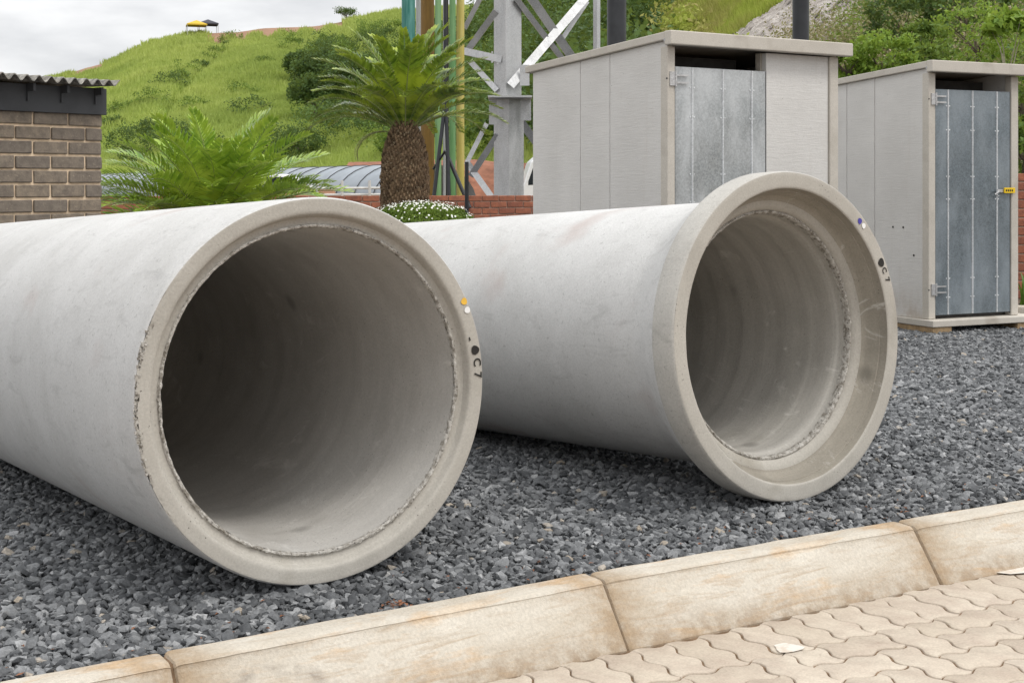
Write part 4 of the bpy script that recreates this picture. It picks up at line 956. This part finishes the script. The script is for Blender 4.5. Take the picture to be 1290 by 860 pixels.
# low bright cycad on the left
c2 = empty('cycad', (-2.87, 13, 0), label='low spreading cycad with bright yellow-green fronds on the left', cat='cycad')
MB().tube([(0, 0, -.1), (0, 0, .3), (0, 0, .68)], [.2, .21, .15], 20).build('trunk', M['trunk_scale'], c2, smooth=True)
FL = [frond_mesh(1.22, dr, .24, 36, .0155, .36, 'frond_light', 300 + q, .07) for q, dr in enumerate((.5, .75, 1.0, 1.3))]
r = random.Random(5)
for q in range(84):
    f_ = q / 83; el = R(82 - 62 * f_ ** .65) + r.uniform(-.12, .12); az = q * 2.39996 + r.uniform(-.3, .3)
    rr0 = .04 + .08 * f_; set_frond(FL[min(3, int(f_ * 2 + r.uniform(0, 1.9)))], c2, az, el, r.uniform(-.5, .5), .84 + .2 * r.random(), (rr0 * math.cos(az), rr0 * math.sin(az), .70))

# round planter with daisies in front of the tall cycad
pl_ = empty('planter', (-.93, 13.9, 0), label='round dark planter bowl holding the white daisies', cat='planter')
prof = [(0.30, -.05), (.34, .1), (.40, .45), (.445, .70), (.455, .735), (.455, .765), (.425, .765), (.41, .72), (0.0, .70)]
V = []; S = 40
for (r_, z) in prof: V += [(r_ * math.cos(2 * math.pi * k / S), r_ * math.sin(2 * math.pi * k / S), z) for k in range(S)]
me = bpy.data.meshes.new('bowl'); me.from_pydata(V, [], [(i * S + k, i * S + (k + 1) % S, (i + 1) * S + (k + 1) % S, (i + 1) * S + k) for i in range(len(prof) - 1) for k in range(S)]); me.shade_smooth(); me.set_sharp_from_angle(angle=R(40)); link('bowl', me, M['planter'], pl_)
dz = empty('daisy_plant', (-.93, 13.9, .74), label='mound of small white daisies spilling over the round planter', cat='flowers')
n = 7200; a = rng.uniform(0, 6.283, n); rr_ = .53 * np.sqrt(rng.uniform(0, 1, n)); zz = .185 * np.sqrt(np.clip(1 - (rr_ / .55) ** 2, 0, 1)) * rng.uniform(.25, 1.05, n) - .09 * (rr_ > .44) * rng.uniform(0, 1, n)
P = np.stack([rr_ * np.cos(a), rr_ * np.sin(a), zz], 1); V, Fq = leafcloud(P, .05, asp=.3); link('foliage', npmesh('foliage', V, Fq), M['mid_leaf'], dz, kind='stuff')
mb = MB(); r = random.Random(8)
for q in range(430):
    a = r.uniform(0, 6.283); rq = .55 * math.sqrt(r.random()); z = .195 * math.sqrt(max(0, 1 - (rq / .57) ** 2)) + r.uniform(0, .03) - (.10 * r.random() if rq > .46 else 0)
    c_ = Vector((rq * math.cos(a), rq * math.sin(a), z)); s = r.uniform(.008, .0135); nrm = Vector((c_.x * 1.2 + r.uniform(-.3, .3), c_.y * 1.2 + r.uniform(-.3, .3), .6)).normalized(); e_1 = nrm.orthogonal().normalized(); e_2 = nrm.cross(e_1)
    ring = [c_ + (e_1 * math.cos(k * 1.0472) + e_2 * math.sin(k * 1.0472)) * s for k in range(6)]
    mb.add(ring + [c_ + nrm * .004], [(k, (k + 1) % 6, 6) for k in range(6)])
mb.build('blossoms', M['petal'], dz, kind='stuff')

# ================================================================ POLES BEHIND THE CYCAD
PT = {}
def polemat(name, c, streak):
    t = NT(name); f = t.noise(3, 5, .65, t.pos((6, 6, .5))); g = t.noise(14, 4, .7, t.pos((2, 2, .4)))
    cc = t.mix(t.ramp(f, (.4, 0.0), (.7, .8)), c, streak); cc = t.mix(t.ramp(g, (.62, 0.0), (.75, .4)), cc, tuple(min(1, x * 1.8) for x in c)); return t.fin(cc, .55)
for q, (x0, x1, c, s_, nm, lab) in enumerate([
        (506, 523, (.03, .16, .13), (.16, .36, .33), 'utility_pole', 'teal green pole, leftmost of the tall poles behind the cycad'),
        (524, 530, (.42, .43, .43), (.55, .55, .55), 'steel_pole', 'thin light grey steel pole between the teal and the brown pole'),
        (530, 547, (.24, .14, .035), (.13, .075, .02), 'utility_pole', 'thick mustard brown pole beside the cycad trunk'),
        (548, 556, (.17, .32, .13), (.27, .42, .24), 'utility_pole', 'slim pale green pole right next to the brown one'),
        (558, 561.5, (.45, .46, .46), (.3, .3, .3), 'steel_pole', 'very thin grey pipe between the two green poles'),
        (561.5, 565, (.03, .03, .03), (.06, .06, .06), 'utility_pole', 'thin black pipe between the two green poles'),
        (566, 574, (.11, .25, .09), (.22, .36, .18), 'utility_pole', 'green pole left of the yellow one'),
        (575, 585, (.46, .38, .09), (.58, .50, .20), 'utility_pole', 'yellow pole, rightmost of the tall poles')]):
    Y = 18.9 + (q % 3) * .35; a = at(x0, 240, Y); b = at(x1, 240, Y); rad = (b.x - a.x) / 2
    m_ = polemat('pole_paint', c, s_); o = MB().tube([(0, 0, -.3), (0, 0, 2.2), (0, 0, 5.2)], rad, 20).build(nm, m_, None, smooth=True, label=lab, cat='pole', group='coloured poles behind the cycad'); o.location = ((a.x + b.x) / 2, Y, 0)
# black tripod and black post
tp = empty('tripod_stand', at(560, 245, 18.3), label='thin black tripod leaning at the foot of the poles', cat='stand')
org = tp.location
for a_, b_ in (((560, 135), (545, 262)), ((562, 135), (566, 262)), ((561, 190), (592, 262)), ((546, 213), (561, 190))):
    MB().tube([at(*a_, 18.3 + .0) - org, at(*b_, 18.3 - .25) - org], .026 if a_ != (546, 213) else .016, 10).build('leg', M['black_plastic'], tp, smooth=True)
MB().tube([at(561, -10, 18.3) - org, at(560.5, 140, 18.3) - org], .022, 10).build('mast', M['black_plastic'], tp, smooth=True)
a = at(588, 262, 17.6); o = MB().tube([(0, 0, -.3), (0, 0, 1.42 - .0)], .026, 10).build('fence_post', M['black_plastic'], None, label='short black post just left of the steel tower column', cat='post'); o.location = (a.x, 17.6, 0)

# ================================================================ STEEL TOWER
TY = 22.0
tw = empty('lattice_tower', at(638, 245, TY), label='galvanised steel lattice tower with cross bracing behind the first hut', cat='tower'); org = tw.location.copy()
def angle_leg(xc, wl_, wr, z0, z1, name='leg', Y=TY):
    x = (xc - CX) / F * Y - org.x; l_ = wl_ / F * Y; r_ = wr / F * Y; y = Y - org.y; th = .02
    return MB().prism([(x, y), (x + r_, y + r_ * .9), (x + r_ - .014, y + r_ * .9 + .014), (x, y + .03), (x - l_ + .014, y + l_ * .9 + .014), (x - l_, y + l_ * .9)], z0 - org.z, z1 - org.z).build(name, M['tower'], tw)
angle_leg(637, 15, 20, -.3, 5.6); angle_leg(641, 16, 19, -.3, 2.55, 'leg_splice', TY - .06)
angle_leg(752, 4.5, 4.5, -.3, 5.6, 'leg', TY + 1.5)
angle_leg(580, 4, 4, -.3, 5.6, 'leg', TY + .9)
def br(a_, b_, wpx, dy0=0, dy1=0, name='brace', flange=True):
    p = at(*a_, TY + dy0) - org; q = at(*b_, TY + dy1) - org; w_ = wpx / F * TY; d_ = (q - p).normalized(); up = Vector((0, -1, 0))
    mb = MB().bar(p, q, w_, .012, up); s_ = d_.cross(up).normalized()
    if flange: mb.bar(p + s_ * (w_ / 2 - .006) + Vector((0, .05, 0)), q + s_ * (w_ / 2 - .006) + Vector((0, .05, 0)), .011, .088, up)
    return mb.build(name, M['tower'], tw)
br((578, 63), (632, 75), 9, .4, .05); br((590, 62), (625, 14), 8, .6, .1); br((585, 36), (608, -8), 6, .7, .5); br((592, 77), (626, 114), 7, .5, .08)
br((613, 156), (588, 205), 6, .8, .5); br((627, 170), (593, 222), 8, .1, .6); br((588, 204), (619, 248), 8, .7, .2)
br((667, -6), (722, 74), 11, .3, .9); br((650, -2), (710, 76), 7, .05, .8); br((744, -10), (643, 108), 11, 1.1, -.02); br((740, 2), (705, 54), 6, 1.3, 1.0); br((646, 140), (676, 180), 10, .05, .5)
# splice shelf and gusset plates
def plate(x0, x1, y0, y1, dy, th=.014, name='gusset_plate'):
    a = at(x0, y1, TY + dy) - org; b = at(x1, y0, TY + dy) - org
    return MB().box(a.x, b.x, a.y - th / 2, a.y + th / 2, a.z, b.z).build(name, M['tower'], tw)
plate(615, 670, 121.5, 124, -.12, .5, 'shelf_plate'); plate(616, 626, 125, 157, -.02); plate(656, 669, 125, 152, .02); plate(655, 667, 82, 108, .06)
for q, (x, y) in enumerate([(627, 64), (627, 80), (632, 130), (648, 130), (632, 150), (648, 150), (660, 90), (660, 100), (620, 66), (620, 78)]):
    p = at(x, y, TY - .08) - org; MB().tube([p, p + Vector((0, .03, 0))], .018, 6).build('bolt', M['tower'], tw)

# ================================================================ BEYOND THE WALL
# grey barrel roofed tunnel
A0 = Vector((-21.5, 70, 0)); B0 = Vector((-2.3, 38, 0)); dd = (B0 - A0); LT = dd.length; dd.normalize()
tn = empty('tunnel_shelter', A0, math.atan2(dd.y, dd.x), label='long grey barrel-roofed tunnel shelter below the green hill', cat='shelter')
NA = 16; NS = 40; V = []
def arc(k, r_=1.12): q = math.pi * k / NA; return (-math.cos(q) * 1.5 * r_ / 1.12, .62 + r_ * math.sin(q))
for i in range(NS + 1): V += [(LT * i / NS, arc(k)[0], arc(k)[1]) for k in range(NA + 1)]
me = bpy.data.meshes.new('roof'); me.from_pydata(V, [], [(i * (NA + 1) + k, (i + 1) * (NA + 1) + k, (i + 1) * (NA + 1) + k + 1, i * (NA + 1) + k + 1) for i in range(NS) for k in range(NA)]); link('roof', me, M['tunnel'], tn, smooth=True)
for x in np.arange(.3, LT, 1.3):
    MB().tube([(x, arc(k, 1.14)[0], arc(k, 1.14)[1]) for k in range(NA + 1)], .014, 6).build('rib', M['dark_grey_paint'], tn)
    for s in (-1.5, 1.5): MB().tube([(x, s, -.3), (x, s, .64)], .03, 6).build('post', M['dark_grey_paint'], tn)
MB().box(0, LT, -1.56, -1.50, .50, .62).build('gutter', M['pale_pipe'], tn)
# white car
def vehicle(name, loc, rz, L_, W_, H_, prof, wins, label, cat, wr=.31, scale=1):
    t = empty(name, loc, rz, label=label, cat=cat)
    V = [(x, -W_ / 2, z) for x, z in prof] + [(x, W_ / 2, z) for x, z in prof]; n = len(prof)
    me = bpy.data.meshes.new('body'); me.from_pydata(V, [], [tuple(range(n)), tuple(range(2 * n - 1, n - 1, -1))] + [(i, n + i, n + (i + 1) % n, (i + 1) % n) for i in range(n)])
    bm = bmesh.new(); bm.from_mesh(me); bmesh.ops.recalc_face_normals(bm, faces=bm.faces); bm.to_mesh(me); bm.free()
    o = link('body', me, M['car_white'], t); b = o.modifiers.new('bevel', 'BEVEL'); b.width = .07; b.segments = 3
    for wv in wins:
        for s in (-1, 1): MB().add([(x, s * (W_ / 2 + .004), z) for x, z in wv] + [(x, s * (W_ / 2 - .02), z) for x, z in wv], [tuple(range(len(wv)))] + [(i, (i + 1) % len(wv), len(wv) + (i + 1) % len(wv), len(wv) + i) for i in range(len(wv))]).build('window', M['glass_dark'], t)
    for x in (L_ * .19, L_ * .80):
        for s in (-1, 1):
            wh = MB().tube([(x, s * (W_ / 2 - .19), wr), (x, s * (W_ / 2 + .01), wr)], wr, 24).build('wheel', M['tyre'], t, smooth=True)
            MB().tube([(x, s * (W_ / 2), wr), (x, s * (W_ / 2 + .02), wr)], wr * .62, 20).build('rim', M['steel_bright'], wh)
    for s in (-.6, .6): MB().box(-.01, .06, s - .16, s + .16, H_ * .42, H_ * .52).build('headlight', M['steel_bright'], t, bevel=.02)
    MB().box(-.05, .02, -W_ / 2 + .05, W_ / 2 - .05, .25, .45).build('bumper', M['black_plastic'], t, bevel=.02)
    return t
vehicle('parked_car', (-9.0, 36, 0), R(8), 4.3, 1.7, 1.42, [(0, .3), (0, .75), (.25, .88), (1.15, .98), (1.75, 1.38), (2.1, 1.44), (3.1, 1.42), (3.9, 1.0), (4.3, .9), (4.3, .3)], [[(1.3, .98), (1.8, 1.33), (2.35, 1.36), (2.35, .98)], [(2.42, .98), (2.42, 1.36), (3.05, 1.34), (3.6, 1.0)]], 'white car roof and bonnet just above the garden wall by the tunnel', 'car')
vehicle('parked_van', (.30, 50, 0), R(4), 5.4, 2.0, 2.3, [(0, .35), (0, 1.05), (.08, 1.25), (.32, 2.0), (.6, 2.25), (5.3, 2.28), (5.4, 2.2), (5.4, .35)], [[(.22, 1.28), (.42, 1.85), (1.15, 1.85), (1.15, 1.2), (.22, 1.15)]], 'white van partly hidden behind the steel tower and first hut', 'van', wr=.36)
# terracotta wall, pale rails and red soil bank
o = MB().box(-1.0, .95, 0, .3, 0, 1.06).build('garden_plinth', M['terracotta'], None, bevel=.02, label='short terracotta rendered wall between the white car and the cycad trunk', cat='wall'); o.location = (-4.65, 28, 0)
rl = empty('handrail', (-3.9, 27, 0), label='pale metal pipe handrail left of the cycad trunk', cat='rail')
for z in (.93, 1.06): MB().tube([(-.1, 0, z), (1.6, .1, z + .01)], .025, 8).build('rail', M['pale_pipe'], rl)
for x in (0, .5, 1.05): MB().tube([(x, 0, -.3), (x, 0, 1.22)], .028, 8).build('post', M['pale_pipe'], rl)
nb = 60; V = []
for i in range(nb):
    for j in range(14):
        x = -7.5 + 20 * i / (nb - 1); y = 58 + j * .5; z = -.3 + 2.45 * (1 - math.exp(-j * .35)) + .35 * float(fbm([x * .5], [y * .6], o=3)[0]); V.append((x, y, z))
me = bpy.data.meshes.new('soil_bank'); me.from_pydata(V, [], [(i * 14 + j, (i + 1) * 14 + j, (i + 1) * 14 + j + 1, i * 14 + j + 1) for i in range(nb - 1) for j in range(13)]); link('soil_bank', me, M['soil'], kind='structure', smooth=True)
# two small canopies on the ridge
def canopy(u, Y, z0, w_, mat, label):
    t = empty('gazebo', ((u - CX) / F * Y, Y, z0), .3, label=label, cat='gazebo', group='small canopies on the ridge')
    h = 2.0; MB().add([(-w_, -w_, h), (w_, -w_, h), (w_, w_, h), (-w_, w_, h), (0, 0, h + .8), (-w_, -w_, h - .22), (w_, -w_, h - .22), (w_, w_, h - .22), (-w_, w_, h - .22)],
             [(0, 1, 4), (1, 2, 4), (2, 3, 4), (3, 0, 4), (0, 5, 6, 1), (1, 6, 7, 2), (2, 7, 8, 3), (3, 8, 5, 0)]).build('canopy_roof', mat, t)
    for sx in (-1, 1):
        for sy in (-1, 1): MB().tube([(sx * w_ * .95, sy * w_ * .95, -1.0), (sx * w_ * .95, sy * w_ * .95, h)], .05, 6).build('pole', M['tower'], t)
yel = simple('yellow_canvas', (.62, .42, .05), .8); drk = simple('charcoal_canvas', (.06, .06, .075), .8)
zr = CAM_Z + (HY - 44) / F * 236
canopy(247.5, 234, zr - .5, 1.7, yel, 'small yellow canopy on the ridge, left of the charcoal one')
canopy(262, 237, zr + .0, 1.7, drk, 'small charcoal peaked canopy on the ridge, right of the yellow one')

# bits of leaf litter and grit lying on the chips by the kerb
mb = MB(); r = random.Random(31)
for q in range(150):
    x = r.uniform(-1.4, 3.4); y = float(kerb_y(x)) + .035 + abs(r.gauss(0, .16)); z = float(gz([x], [y])[0]) + .013; s_ = r.uniform(.004, .012); a = r.uniform(0, 6.283)
    if q < 26: x, y = -.30 + r.gauss(0, .022), 3.53 + r.gauss(0, .012)
    c_, n_ = math.cos(a), math.sin(a); h_ = r.uniform(.001, .006)
    mb.add([(x - c_ * s_, y - n_ * s_, z), (x + n_ * s_ * .45, y - c_ * s_ * .45, z + h_), (x + c_ * s_, y + n_ * s_, z + .002), (x - n_ * s_ * .45, y + c_ * s_ * .45, z + h_)], [(0, 1, 2), (0, 2, 3)])
mb.build('leaf_litter', simple('dead_leaf', (.22, .10, .055), .9, var=.5, scale=30), None, kind='stuff', label='scraps of reddish brown leaf litter on the gravel along the kerb', cat='leaf litter')
